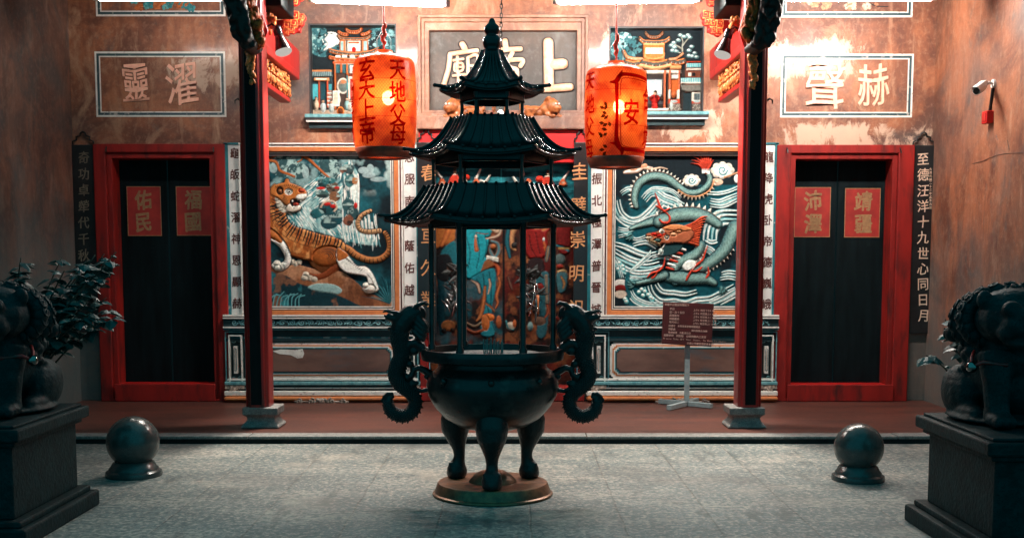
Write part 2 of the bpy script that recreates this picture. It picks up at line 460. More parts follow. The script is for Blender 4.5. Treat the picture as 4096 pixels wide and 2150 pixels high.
M['dark_wood'] = pm('dark_wood', (.005,.011,.013), (.003,.006,.007), scale=14, rough=.6, spec=.08, bump=.1, stretch=(1,1,.12))
M['dark_carve'] = pm('dark_carved_wood', (.022,.015,.013), (.012,.010,.010), scale=30, rough=.5, spec=.25, bump=.25)
M['gold'] = pm('gilded_carving', (.88,.25,.06), (.20,.05,.015), scale=26, rough=.42, metal=.1, bump=.2, lo=.36, hi=.56)
M['golddark'] = pm('shaded_gilding', (.60,.12,.025), (.10,.025,.01), scale=26, rough=.6, spec=.12, bump=.2)  # darker copy of the gilding, shade of the unlit corbel front in the colour
M['goldpaint'] = pm('gold_paint', (.66,.30,.12), (.52,.22,.09), scale=30, rough=.45)
M['pinkgold'] = pm('rose_gold_paint', (.98,.52,.37), (.88,.42,.29), scale=30, rough=.5)
M['cream'] = pm('cream_letter_paint', (.85,.62,.48), (.75,.50,.36), scale=25, rough=.5)
M['white'] = pm('white_stone_paint', (.82,.78,.72), (.60,.56,.52), scale=16, rough=.5, lo=.25, hi=.55, c3=(.28,.24,.22), s3=34, f3=(.60,.75))
M['strip'] = pm('white_couplet_stone', (.80,.76,.72), (.60,.57,.54), scale=12, rough=.45, lo=.25, hi=.5)
M['orange'] = pm('orange_paint', (.62,.20,.06), (.48,.13,.04), scale=14, rough=.4, lo=.3, hi=.6)
M['teal'] = pm('teal_paint', (.015,.20,.23), (.01,.12,.15), scale=12, rough=.5, c3=(.45,.5,.48), s3=9, f3=(.62,.68))
M['paleteal'] = pm('pale_teal_stone', (.20,.42,.44), (.06,.22,.25), scale=18, rough=.5)
M['darkteal'] = pm('dark_teal_stone', (.010,.038,.044), (.005,.018,.022), scale=14, rough=.5, bump=.15)
M['darkline'] = pm('dark_line_paint', (.03,.028,.03), (.02,.018,.02), scale=10, rough=.5)
M['maroonline'] = pm('maroon_line_paint', (.11,.02,.018), (.06,.015,.014), scale=10, rough=.5)
M['brownstone'] = pm('brown_stone_slab', (.20,.105,.08), (.105,.055,.045), scale=5, rough=.45, stretch=(.35,1,1), c3=(.08,.08,.085), s3=11, f3=(.55,.75))
M['ink'] = pm('red_brown_ink', (.13,.035,.025), (.07,.02,.018), scale=40, rough=.6)
M['black_board'] = pm('black_lacquer_board', (.016,.018,.02), (.010,.011,.012), scale=8, rough=.3, bump=.05)
M['granite'] = pm('granite', (.27,.265,.25), (.15,.15,.145), scale=22, rough=.6, bump=.15, bscale=90, c3=(.11,.11,.11), s3=120, f3=(.52,.62))
M['darkgranite'] = pm('weathered_dark_granite', (.004,.026,.029), (.002,.012,.013), scale=16, rough=.6, spec=.12, bump=.5, bscale=50, c3=(.002,.012,.014), s3=110, f3=(.52,.62))
M['polished'] = pm('polished_granite', (.065,.085,.085), (.035,.05,.05), scale=9, rough=.22, rvar=.10, bump=.14, bscale=70, c3=(.05,.055,.055), s3=190, f3=(.5,.58))
M['bronze'] = pm('dark_bronze', (.010,.019,.020), (.006,.011,.012), scale=12, rough=.30, metal=.2, spec=.4, bump=.14, bscale=40, rvar=.1, c3=(.040,.042,.040), s3=11, f3=(.56,.74))
M['bronze_rough'] = pm('weathered_bronze', (.011,.020,.021), (.006,.011,.012), scale=18, rough=.38, metal=.2, spec=.4, bump=.4, bscale=60)
M['roofbronze'] = pm('patinated_bronze_roof', (.005,.011,.012), (.003,.007,.008), scale=14, rough=.24, metal=.05, spec=.35, bump=.05)
M['basebronze'] = pm('worn_bronze_base', (.27,.12,.06), (.13,.06,.035), scale=16, rough=.40, metal=.45, bump=.1)
M['ash'] = pm('incense_ash', (.44,.42,.40), (.20,.19,.18), scale=60, rough=.95, bump=.9, bscale=90)
M['steel'] = pm('painted_grey_steel', (.36,.42,.42), (.26,.32,.33), scale=20, rough=.5)
M['maroon'] = pm('maroon_sign_paint', (.085,.014,.014), (.06,.010,.010), scale=12, rough=.4)
M['signtext'] = pm('sign_lettering', (.62,.40,.34), (.5,.3,.25), scale=20, rough=.6)
M['relief'] = attr_mat('painted_relief', .6, .12)
M['leaf'] = pm('glossy_leaf', (.018,.095,.09), (.006,.036,.036), scale=9, rough=.42, spec=.4)
M['stem'] = pm('plant_stem', (.05,.06,.04), (.03,.03,.025), scale=20, rough=.7)
M['chrome'] = pm('polished_metal_bell', (.22,.21,.20), (.17,.17,.16), scale=5, rough=.06, metal=1.)
M['whiteplastic'] = pm('white_plastic', (.78,.77,.74), (.66,.65,.62), scale=9, rough=.4)
M['blackplastic'] = pm('black_enamel', (.016,.017,.018), (.012,.012,.013), scale=9, rough=.25)
M['iron'] = pm('dark_iron', (.03,.028,.027), (.02,.018,.018), scale=30, rough=.45, metal=.5)

# ------------------------------------------------------------------ courtyard, porch
PZ = .055
M['darkstep'] = pm('dark_step_riser', (.022,.024,.025), (.012,.013,.014), scale=9, rough=.7)  # riser strip coloured darker than the kerb granite
def floor_mat():
    m, nt, N, L, b = _new('courtyard_granite')
    geo = N.new('ShaderNodeNewGeometry')
    mp = N.new('ShaderNodeMapping'); mp.inputs['Location'].default_value = (.10,.36,0); mp.inputs['Rotation'].default_value = (0,0,PI/2)
    L.new(geo.outputs['Position'], mp.inputs['Vector'])
    br = N.new('ShaderNodeTexBrick'); br.inputs['Scale'].default_value = 1.; br.inputs['Brick Width'].default_value = 3.4; br.inputs['Row Height'].default_value = .455
    br.inputs['Mortar Size'].default_value = .007; br.inputs['Mortar Smooth'].default_value = .6; br.offset = .37
    br.inputs['Color1'].default_value = (.145,.20,.202,1); br.inputs['Color2'].default_value = (.10,.15,.155,1); br.inputs['Mortar'].default_value = (.012,.02,.02,1)
    nv = N.new('ShaderNodeTexNoise'); nv.inputs['Scale'].default_value = 5
    va = N.new('ShaderNodeMix'); va.data_type = 'VECTOR'; va.inputs['Factor'].default_value = .02
    L.new(geo.outputs['Position'], nv.inputs['Vector']); L.new(mp.outputs['Vector'], va.inputs['A']); L.new(nv.outputs['Color'], va.inputs['B'])
    L.new(va.outputs['Result'], br.inputs['Vector'])
    def noise(sc, st, d=6):
        q = N.new('ShaderNodeMapping'); q.inputs['Scale'].default_value = st; L.new(geo.outputs['Position'], q.inputs['Vector'])
        n = N.new('ShaderNodeTexNoise'); n.inputs['Scale'].default_value = sc; n.inputs['Detail'].default_value = d; n.inputs['Roughness'].default_value = .65
        L.new(q.outputs['Vector'], n.inputs['Vector']); return n.outputs['Fac']
    c = br.outputs['Color']
    for (sc, st, lo, hi, col, k) in ((1.6,(1,.6,1),.48,.72,(.05,.085,.088),.8), (2.2,(.5,1.4,1),.48,.66,(.50,.46,.40),.75), (55,(1,1,1),.48,.62,(.08,.11,.115),.75), (75,(1,1,1),.50,.63,(.42,.31,.24),.6), (24,(1,1,1),.47,.56,(.06,.10,.105),.8), (33,(1,1,1),.52,.60,(.50,.44,.37),.7), (3.2,(1.6,.5,1),.56,.66,(.04,.06,.062),.7), (1.3,(1,1,1),.55,.70,(.46,.40,.33),.6), (7,(.4,2.2,1),.56,.74,(.055,.06,.06),.65), (.8,(1,1,1),.50,.66,(.05,.055,.056),.6)):
        r = N.new('ShaderNodeMapRange'); r.inputs['From Min'].default_value = lo; r.inputs['From Max'].default_value = hi; r.inputs['To Max'].default_value = k
        L.new(noise(sc, st), r.inputs['Value'])
        x = N.new('ShaderNodeMix'); x.data_type = 'RGBA'; L.new(r.outputs['Result'], x.inputs['Factor']); L.new(c, x.inputs['A']); x.inputs['B'].default_value = (*col,1)
        c = x.outputs['Result']
    L.new(c, b.inputs['Base Color']); b.inputs['Roughness'].default_value = .62
    bp = N.new('ShaderNodeBump'); bp.inputs['Strength'].default_value = .35; bp.inputs['Distance'].default_value = .008
    ad = N.new('ShaderNodeMath'); ad.operation = 'ADD'
    L.new(noise(40,(1,1,1)), ad.inputs[0]); L.new(br.outputs['Fac'], ad.inputs[1]); ad.inputs[1].default_value = 0
    sb = N.new('ShaderNodeMath'); sb.operation = 'SUBTRACT'; L.new(noise(30,(1,1,1)), sb.inputs[0]); L.new(br.outputs['Fac'], sb.inputs[1])
    L.new(sb.outputs[0], bp.inputs['Height']); L.new(bp.outputs['Normal'], b.inputs['Normal'])
    return m
YP = 8.36           # front edge of the porch
structure(MB().box(-14, 14, -8, YP, -.3, 0).build('courtyard_floor', floor_mat()))
M['porch'] = pm('red_brown_porch_tiles', (.100,.030,.020), (.050,.018,.014), scale=3.2, rough=.45, stretch=(.4,1.6,1), bump=.14, bscale=40, c3=(.15,.06,.04), s3=60, f3=(.55,.68))
structure(MB().box(-14, 14, YP+.17, 10.9, -.3, PZ-.003).build('porch_floor', M['porch']))
ks = MB(); xk = -14.
kr = random.Random(3)
while xk < 14:
    w = kr.uniform(1.6, 2.6); ks.box(xk+.002, xk+w-.002, YP, YP+.168, PZ-.022, PZ+kr.uniform(-.002,.002)); xk += w
structure(MB().box(-14, 14, YP+.035, YP+.168, -.3, PZ-.0225).build('porch_step', M['darkstep']))
structure(ks.build('porch_kerb', M['granite'], bevel=.006))

# ------------------------------------------------------------------ walls
XL, XR = X(285, 400, YW), X(3736, 400, YW)
def pr(px0, py0, px1, py1, Y=YW, pyx=None):
    """photo rectangle -> (x0,x1,z0,z1) on the plane at Y; x is read at height pyx"""
    q = py0 if pyx is None else pyx
    return (X(px0,q,Y), X(px1,q,Y), Z(py1,Y), Z(py0,Y))
def zoomrect(r): return r
HOLES = {'ld': pr(446, 626, 848, 1545), 'rd': pr(3172, 629, 3572, 1545), 'cd': pr(1700, 600, 2325, 1660),
         'board': pr(1716, 124, 2308, 466), 'ln': pr(1233, 95, 1585, 461), 'rn': pr(2437, 106, 2818, 450)}
for k in ('ld','rd','cd'): HOLES[k] = (HOLES[k][0], HOLES[k][1], PZ, HOLES[k][3])
def holed_wall(x0, x1, z0, z1, y0, y1, holes):
    xs = sorted({x0, x1, *[h[0] for h in holes], *[h[1] for h in holes]}); zs = sorted({z0, z1, *[h[2] for h in holes], *[h[3] for h in holes]})
    mb = MB()
    def inside(x, z): return any(h[0] < x < h[1] and h[2] < z < h[3] for h in holes)
    ok = [[not inside((xs[i]+xs[i+1])/2, (zs[j]+zs[j+1])/2) for j in range(len(zs)-1)] for i in range(len(xs)-1)]
    V = {}
    def v(i, j, k):
        if (i,j,k) not in V: V[(i,j,k)] = len(mb.v); mb.v.append((xs[i], y0 if k == 0 else y1, zs[j]))
        return V[(i,j,k)]
    nx, nz = len(xs)-1, len(zs)-1
    for i in range(nx):
        for j in range(nz):
            if not ok[i][j]: continue
            mb.f.append((v(i,j,0), v(i+1,j,0), v(i+1,j+1,0), v(i,j+1,0)))
            mb.f.append((v(i,j,1), v(i,j+1,1), v(i+1,j+1,1), v(i+1,j,1)))
            if i == 0 or not ok[i-1][j]: mb.f.append((v(i,j,0), v(i,j+1,0), v(i,j+1,1), v(i,j,1)))
            if i == nx-1 or not ok[i+1][j]: mb.f.append((v(i+1,j,0), v(i+1,j,1), v(i+1,j+1,1), v(i+1,j+1,0)))
            if j == 0 or not ok[i][j-1]: mb.f.append((v(i,j,0), v(i,j,1), v(i+1,j,1), v(i+1,j,0)))
            if j == nz-1 or not ok[i][j+1]: mb.f.append((v(i,j+1,0), v(i+1,j+1,0), v(i+1,j+1,1), v(i,j+1,1)))
    return mb
ZT = 4.0
tw = thing('temple_wall', 'stained orange plaster facade wall of the temple with two framed inscriptions', 'wall', (0, YW, PZ))
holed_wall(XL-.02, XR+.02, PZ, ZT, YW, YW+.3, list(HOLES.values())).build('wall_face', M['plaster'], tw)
def painted_frame(px0, py0, px1, py1, name, label):
    r = pr(px0, py0, px1, py1); s = YW/F
    def ins(k): return (r[0]+k*s, r[1]-k*s, r[2]+k*s, r[3]-k*s)
    fr = MB().ring(r, ins(7), YW-.005, YW).build(name, M['white'], tw, label=label)
    MB().ring(ins(6.5), ins(17), YW-.004, YW).build('dark_band', M['bandteal'], fr)
    MB().ring(ins(16.5), ins(21), YW-.005, YW).build('white_line', M['white'], fr)
    return fr
M['bandteal'] = pm('band_teal_paint', (.03,.075,.085), (.02,.05,.06), scale=10, rough=.5, c3=(.35,.33,.3), s3=20, f3=(.58,.7))
f1 = painted_frame(378, 207, 900, 468, 'inscription_frame', 'white and dark teal painted frame round two carved characters')
for ch, px, py, h, w in (('靈',543,334,152,104), ('濯',728,335,160,122)):
    mb = MB(); char_into(mb, ch, at(px,py,YW-.001), h*YW/F, w*YW/F, depth=.012, off=.008); mb.build('character', M['pinkgold'], f1, bevel=0)
f2 = painted_frame(3125, 216, 3655, 470, 'inscription_frame', 'white and dark teal painted frame under a bright patch of light')
for ch, px, py, h, w in (('聲',3301,338,182,150), ('赫',3492,340,158,118)):
    mb = MB(); char_into(mb, ch, at(px,py,YW-.001), h*YW/F, w*YW/F, depth=.012, off=.008); mb.build('character', M['pinkgold'], f2)
f3 = painted_frame(376, -210, 896, 66, 'flower_frame', 'painted frame with orange and teal flowers')
f4 = painted_frame(3130, -210, 3658, 70, 'flower_frame', 'painted frame with a spray of pale plum blossom')
def blooms(par, px0, py0, px1, py1, n, cols, seed, twig):
    r = random.Random(seed); mats = [pm('blossom_paint', c, tuple(x*.6 for x in c), scale=30, rough=.6) for c in cols]
    mbs = [MB() for _ in cols]
    for k in range(n):
        px, py = r.uniform(px0,px1), r.uniform(py0,py1); q = r.randrange(len(cols)); rad = r.uniform(8,17)*YW/F
        for a in range(5):
            an = a*2*PI/5+r.random(); c = at(px,py,YW-.002)
            mbs[q].ball((c.x+rad*.6*math.cos(an), c.y, c.z+rad*.6*math.sin(an)), (rad*.5,.006,rad*.5), nu=7, nv=4)
    for mb, m in zip(mbs, mats): mb.build('blossom_petal', m, par)
    if twig:
        tb = MB()
        for k in range(5):
            a = at(px0+k*(px1-px0)/5, py0+r.uniform(0,40), YW-.003); b2 = at(px0+(k+1.5)*(px1-px0)/5, py0+r.uniform(-40,60), YW-.003)
            mid = (a+b2)/2+Vector((0,0,r.uniform(-.03,.03))); tb.tube(spline([a,mid,b2],6), .004, 5)
        tb.build('twig', M['darkline'], par)
blooms(f3, 505, -20, 770, 36, 34, [S('#2f8f96'), S('#c96a30'), S('#5fb0b0')], 2, False)
blooms(f4, 3200, -30, 3520, 36, 32, [S('#d9b9a4'), S('#c58a68')], 4, True)
mb = MB()
for px, py, r0 in ():
    c = at(px, py, YW-.003); mb.tube([(c.x+r0*YW/F*math.cos(a*PI/10), c.y, c.z+r0*YW/F*math.sin(a*PI/10)) for a in range(21)], .003, 5)

# side walls of the courtyard
M['plaster_shaded'] = plaster_mat('shaded_side_plaster', (.25,.115,.075), (.085,.048,.04), (.36,.24,.18), (.045,.075,.082), (.58,.76), (.50,.68), low_shade=1.75)  # darker, greyer copy of the side plaster; the left wall's shade painted in
lw = MB().box(XL-.3, XL, 5.2, YW-.002, 0, ZT).build('side_wall', M['plaster_shaded']); tag(lw, 'dim brown plaster side wall behind the shrub', 'wall')
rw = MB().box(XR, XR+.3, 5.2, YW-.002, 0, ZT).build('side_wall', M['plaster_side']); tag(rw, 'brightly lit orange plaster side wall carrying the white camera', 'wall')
cr = MB()
for pts in (((3940,640),(3985,622),(4020,615),(4096,610)), ((4030,560),(4038,600)), ((3985,540),(3992,560)), ((3890,655),(3950,640))):
    q = []
    for px, py in pts:
        u = (px-CX)/F; Yc = XR/u; p = at(px, py, Yc*.985); 
        # solve the point on the plane x = XR
        lo_, hi_ = 6., 11.
        for _ in range(40):
            mid = (lo_+hi_)/2
            if at(px, py, mid).x < XR: lo_ = mid
            else: hi_ = mid
        q.append(at(px, py, lo_)-Vector((.002,0,0)))
    cr.tube(q, .0016, 4)
cr.build('wall_crack', M['darkline'], None) if False else None
o = cr.build('crack', M['darkline'], None); o.parent = rw
def on_right(px, py):
    lo_, hi_ = 6., 11.
    for _ in range(40):
        mid = (lo_+hi_)/2
        if at(px, py, mid).x < XR: lo_ = mid
        else: hi_ = mid
    return at(px, py, lo_)

# ------------------------------------------------------------------ side doors
def side_door(o, inner_top, sill, hole, posters, label, plab):
    """o: outer frame rect in pixels (x read at its top)"""
    r = pr(*o); r = (r[0], r[1], PZ, r[3]); h = HOLES[hole]
    t = thing('side_door', label, 'door', ((r[0]+r[1])/2, YW, PZ))
    s = YW/F
    fr = MB().ring(r, (h[0]-.03, h[1]+.03, PZ+.02, h[3]+.03), YW-.07, YW+.0).build('door_frame', M['door_red'], t, bevel=.008)
    MB().ring((h[0]-.03, h[1]+.03, PZ+.021, h[3]+.03), (h[0]+.015, h[1]-.015, PZ+.10, h[3]-.02), YW-.045, YW+.16).build('inner_frame', M['door_red'], t, bevel=.006)
    zs = Z(sill, YW)
    MB().box(r[0]+.13, r[1]-.13, YW-.095, YW-.071, PZ, zs).build('threshold', M['door_red'], t, bevel=.006)
    MB().box(h[0]+.0, h[1]-.0, YW-.046, YW+.14, PZ+.10, zs-.004).build('sill', M['red'], t, bevel=.006)
    xm = (h[0]+h[1])/2
    for k, (a, b) in enumerate(((h[0]-.01, xm-.004), (xm+.004, h[1]+.01))):
        leaf = MB().box(a, b, YW+.15, YW+.19, zs-.05, h[3]+.0).build('door_leaf', M['dark_wood'], t, bevel=.004)
        px, py, w, hh, txt = posters[k]
        q = pr(px, py, px+w, py+hh, YW+.14)
        p = MB().box(q[0], q[1], YW+.146, YW+.149, q[2], q[3]).build('poster', M['poster'], leaf, label=plab[k])
        for j, ch in enumerate(txt):
            mb = MB(); char_into(mb, ch, at(px+w*.5, py+hh*(.27+.46*j), YW+.146), hh*.40*s, w*.50*s, depth=.001, off=.028); mb.build('character', M['postergold'], leaf)
        MB().ring(q, (q[0]+.006, q[1]-.006, q[2]+.006, q[3]-.006), YW+.1445, YW+.146).build('gold_border', M['postergold'], leaf)
    # hooks on the frame top
    mb = MB()
    for px in (o[0]+45, o[2]-50):
        c = at(px, o[1]+10, YW-.075); mb.tube([c, c+Vector((0,-.02,-.02)), c+Vector((.004,-.028,-.045))], .006, 6)
    mb.build('hook', M['iron'], t)
    return t
M['poster'] = pm('red_poster_paper', (.42,.026,.018), (.30,.018,.014), scale=9, rough=.6)
M['postergold'] = pm('poster_gold_ink', (.40,.22,.10), (.28,.15,.07), scale=40, rough=.5)
side_door((381, 578, 905, 1602), 632, 1530, 'ld', ((505,745,136,198,'佑民'), (702,745,140,197,'福國')),
          'red framed dark double door with posters in deep shade beside the shrub', ('red poster reading 佑民', 'red poster reading 福國'))
side_door((3103, 582, 3650, 1602), 635, 1533, 'rd', ((3180,748,145,200,'沛澤'), (3382,752,142,197,'靖疆')),
          'red framed dark double door with posters, its red frame brightly lit', ('red poster reading 沛澤', 'red poster reading 靖疆'))

# ------------------------------------------------------------------ hanging couplet boards
def couplet_board(r, px1, chars, y0, y1, hpx, mat, label, group=None, Y=None, small=None, loop=True, pxa=None, thick=.03):
    Y = Y or YW-.01
    px0, py0, pxr, py1 = r
    t = thing('couplet_board', label, 'couplet board', (X((px0+pxr)/2, py0, Y), Y, Z(py1, Y)), group)
    q = (X(px0,py0,Y), X(pxr,py0,Y), Z(py1,Y), Z(py0,Y))
    MB().box(q[0], q[1], Y-thick, Y, q[2], q[3]).build('board', M['black_board'], t, bevel=.004)
    xa = (px0+pxr)/2 if pxa is None else pxa
    column_chars(t, mat, chars, xa, y0, y1, hpx, Y-thick, wpx=hpx*.92, px1=px1, depth=.004, off=.006)
    if small:
        mb = MB(); column_text(mb, small[0], small[1], small[2], small[3], small[4], Y-thick, depth=.002, off=0); mb.build('signature', mat, t)
    if loop:
        xm = (q[0]+q[1])/2; w = (q[1]-q[0])*.46; z = q[3]; hh = .115
        pts = [(-w,0),(-w,.03),(-w*.62,.042),(-w*.66,.07),(-w*.30,.078),(-w*.26,.10),(0,hh),(w*.26,.10),(w*.30,.078),(w*.66,.07),(w*.62,.042),(w,.03),(w,0)]
        MB().tube([(xm+a, Y-thick*.5, z+b) for a, b in pts], .0085, 6).build('hanger', M['iron'], t, smooth=True)
    return t
couplet_board((290,580,380,1340), None, '奇功卓犖代千秋', 630, 1020, 46, M['shadedgold'],
              'black board of shade-darkened gold characters on the shaded wall behind the shrub')
couplet_board((3647,582,3737,1332), None, '至德汪洋十九世心同日月', 636, 1262, 48, M['cream'],
              'black board of pale characters hung beside the bright red door frame', small=('大清光緒二十三年孟冬吉旦', 3722, 676, 830, 11))
# ------------------------------------------------------------------ carved and painted bays
s0 = YW/F
def insr(r, k): return (r[0]+k*s0, r[1]-k*s0, r[2]+k*s0, r[3]-k*s0)
def bay(label, outer, strips, base, pair_label):
    """outer: pixel rect of the moulded frame; strips: couplet strips; base: pixel x extent of the plinth"""
    r = pr(*outer)
    t = thing('relief_bay', label, 'relief wall panel', ((r[0]+r[1])/2, YW, PZ))
    fr = None; k = 0.
    for m, w, pro in (('white',5,.085),('maroonline',7,.07),('white',4,.08),('orange',17,.095),('darkline',4,.065),('white',3,.07),('darkline',5,.05),('white',3,.055)):
        o = MB().ring(insr(r,k), insr(r,k+w+.3), YW-pro, YW).build('frame' if fr is None else 'frame_line', M[m], t if fr is None else fr, bevel=.004 if w > 12 else 0)
        fr = fr or o; k += w
    inner = insr(r, k)
    for (px0, px1, txt, y0, y1, h, pxb, teal) in strips:
        q = pr(px0, 580, px1, 1256)
        st = MB().box(q[0], q[1], YW-.045, YW, q[2], q[3]).build('couplet_strip', M['strip'], t, bevel=.003)
        column_chars(st, M['ink'], txt, (px0+px1)/2, y0, y1, h, YW-.045, wpx=h*.9, px1=pxb, depth=.003, off=.022)
        a, b = teal
        qt = pr(a, 574, b, 1256); mb = MB().box(qt[0], qt[1], YW-.055, YW, qt[2], qt[3])
        mb.box(min(qt[0],q[0]), max(qt[1],q[1]), YW-.055, YW, q[3]+.001, qt[3]+.003); mb.build('teal_border', M['teal'], t)
    # plinth
    bx0, bx1 = base
    X0, X1 = X(bx0,1300,YW), X(bx1,1300,YW)
    def slab(y0, y1, m, pro, name='plinth_moulding', in0=0., bev=.0, par=None):
        return MB().box(X0+in0, X1-in0, YW-pro, YW, Z(y1,YW), Z(y0,YW)).build(name, M[m], par or t, bevel=bev)
    slab(1256, 1262, 'white', .12); slab(1262.2, 1265.8, 'darkline', .10); slab(1266, 1271, 'white', .125)
    sb = slab(1271.2, 1302.5, 'darkteal', .105, 'scroll_band')
    mb = MB(); zc = Z(1287, YW); xx = X0+.10; k = 0
    while xx < X1-.08:
        rad = .026
        mb.tube([(a, YW-.108, b) for a, b in spiral(xx, zc, rad, 1.4, 1 if k % 2 else -1, k*1.3)], .0055, 5)
        mb.tube([(a, YW-.108, b) for a, b in [(xx+.02, zc+(.02 if k%2 else -.02)), (xx+.045, zc), (xx+.07, zc+(-.02 if k%2 else .02))]], .004, 5)
        for q in range(3): mb.ball((xx+.04+.012*q, YW-.108, zc+random.uniform(-.022,.022)), (.009,.006,.007), nu=7, nv=4)
        xx += .085; k += 1
    mb.build('scrollwork', M['paleteal'], sb, smooth=True)
    slab(1302.7, 1308, 'white', .125); slab(1308.2, 1312, 'darkteal', .10); slab(1312.2, 1316, 'paleteal', .11)
    slab(1316.2, 1344, 'darkteal', .06); slab(1344.2, 1350, 'teal', .07); slab(1350.2, 1362, 'darkteal', .085, bev=.003)
    # framed brown slab
    body = slab(1362.2, 1534, 'darkteal', .035, 'plinth_body')
    e = 92                                  # end panels
    x0, x1 = X(bx0+e,1430,YW), X(bx1-e,1430,YW)
    zt, zb = Z(1366,YW), Z(1508,YW)
    def notched(k, n=.03):
        a, b, c, d = x0+k, x1-k, zb+k, zt-k
        return [(a+n,c),(b-n,c),(b-n,c+n*.5),(b-n*.5,c+n*.5),(b-n*.5,c+n),(b,c+n),(b,d-n),(b-n*.5,d-n),(b-n*.5,d-n*.5),(b-n,d-n*.5),(b-n,d),
                (a+n,d),(a+n,d-n*.5),(a+n*.5,d-n*.5),(a+n*.5,d-n),(a,d-n),(a,c+n),(a+n*.5,c+n),(a+n*.5,c+n*.5),(a+n,c+n*.5)]
    for kk, m, pro in ((0,'white',.075),(.022,'orange',.08),(.034,'white',.083),(.045,'teal',.086),(.054,'darkline',.088)):
        MB().prism(notched(kk), YW-pro, YW-.034).build('slab_frame', M[m], body)
    MB().prism(notched(.062), YW-.0895, YW-.034).build('stone_slab', M['brownstone'], body)
    if bx0 < 1500:
        c = at(1190, 1412, YW-.0895); mb = MB()
        mb.prism([(c.x-.22,c.z+.02),(c.x-.15,c.z+.035),(c.x-.02,c.z+.03),(c.x+.045,c.z+.04),(c.x+.06,c.z),(c.x+.045,c.z-.04),(c.x,c.z-.045),(c.x-.06,c.z-.015),(c.x-.16,c.z-.005)], YW-.0915, YW-.088)
        mb.build('bare_patch', M['white'], body)
    for a, b in ((bx0+6, bx0+e-4), (bx1-e+4, bx1-6)):
        q = pr(a, 1322, b, 1546, pyx=1430)
        MB().ring(q, insr(q,4), YW-.09, YW-.03).build('end_panel', M['paleteal'], t)
        q2 = insr(q, 14); MB().ring(q2, insr(q2,5), YW-.10, YW-.03).build('end_panel_line', M['white'], t)
        q3 = (q2[0]+.045, q2[1]-.045, q2[2]+.10, q2[3]-.10)
        MB().ring(q3, insr(q3,6), YW-.10, YW-.03).build('end_panel_line', M['white'], t)
        MB().ring(insr(q3,6), insr(q3,10), YW-.098, YW-.03).build('end_panel_line', M['orange'], t)
        MB().ring(insr(q3,10), insr(q3,13), YW-.10, YW-.03).build('end_panel_line', M['teal'], t)
        for zz in (q2[2]+.05, q2[3]-.05):
            mb = MB()
            for d in (-1, 1):
                mb.tube([(u, YW-.05, v) for u, v in spiral((q[0]+q[1])/2+d*.028, zz, .024, 1.3, d)], .005, 5)
            mb.build('end_scroll', M['paleteal'], t, smooth=True)
    slab(1509, 1517, 'white', .095, in0=.02, bev=.003); slab(1517.2, 1520, 'darkline', .08)
    slab(1520.2, 1533.5, 'paleteal', .115, bev=.005); slab(1533.7, 1543.8, 'darkteal', .08); slab(1544, 1548, 'white', .10)
    slab(1548.2, 1556.5, 'darkline', .085); slab(1557, 1575, 'white', .135, bev=.006); slab(1575.3, 1578, 'darkline', .10)
    # base rail: rounded orange band on scroll feet, open below
    ft = slab(1577, 1595, 'orange', .165, 'base_rail', bev=.022)
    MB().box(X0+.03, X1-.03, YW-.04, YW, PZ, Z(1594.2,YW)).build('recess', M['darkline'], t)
    mb = MB(); xm = (X0+X1)/2; zc = Z(1596, YW)
    for d in (-1, 1):
        for dx, rr in ((.09,.036),(.20,.028)):
            mb.tube([(u, YW-.17, v) for u, v in spiral(xm+d*dx, zc, rr, 1.5, d, PI/2)], .008, 6)
    mb.ball((xm, YW-.168, zc+.005), (.035,.012,.03), nu=9, nv=5)
    for d in (-1,1): mb.ball((xm+d*.035, YW-.168, zc+.018), (.018,.01,.015), nu=8, nv=4)
    mb.box(xm-.24, xm+.24, YW-.168, YW-.16, zc-.008, zc+.008); mb.build('scroll_ornament', M['scroll'], ft, smooth=True)
    for d, xe in ((1, X0+.005), (-1, X1-.005)):
        mb = MB(); z0 = PZ+.005
        mb.tube([(xe+d*u, YW-.11, z0+v) for u, v in spline([(.055,.135),(.05,.09),(.02,.07),(.015,.035),(.045,.012),(.075,.03),(.06,.055)],6)], [.022]*12+[.016]*25 if False else .016, 7)
        mb.tube([(xe+d*u, YW-.11, z0+v) for u, v in spiral(.115,.06,.045,1.3,-d*1,PI/2)], .012, 7) if False else mb.tube([(xe+d*u, YW-.11, z0+v) for u, v in spiral(.11,.075,.042,1.2,1,PI*.5)], .012, 7)
        mb.box(xe, xe+d*.17, YW-.11, YW-.05, z0+.11, z0+.145)
        mb.build('scroll_foot', M['scroll'], t, smooth=False, angle=40)
    return t, inner
M['scroll'] = pm('scroll_foot_stone', (.55,.42,.34), (.12,.09,.08), scale=40, rough=.5, lo=.35, hi=.6)
# ---------------- tiger bay
tb, inner = bay('carved stone bay with a striped tiger beside a waterfall', (962,575,1612,1272),
   ((916,962,'龜皈蛇濯神恩顯赫',612,1212,42,949,(900,916)), (1613,1665,'恩服南天蔭佑越疆',628,1248,44,1637,(1665,1680))), (905,1682), None)
P_bg, P_t1, P_t2, P_t3 = S('#101c22'), S('#1f5a62'), S('#5fa3a6'), S('#b9cfcb')
P_or, P_or2, P_wh, P_dk, P_rd = S('#b4632f'), S('#7c3a1c'), S('#f0ece2'), S('#14181a'), S('#b3201a')
P = Paint(1004, 626, 1566, 1228, 880, 560, 1.827, 2.0, P_bg)
one = np.ones((P.H,P.W))
P.mottle(one, S('#1d5f6a'), 5, 3, .42, .62, .85); P.mottle(np.clip((480-P.Y)/160,0,1), S('#8fb0b0'), 9, 9, .58, .70, .7); P.mottle(np.clip((P.X-940)/120,0,1)*np.clip((P.Y-320)/140,0,1), S('#0f1c22'), 6, 19, .3, .6, .9)
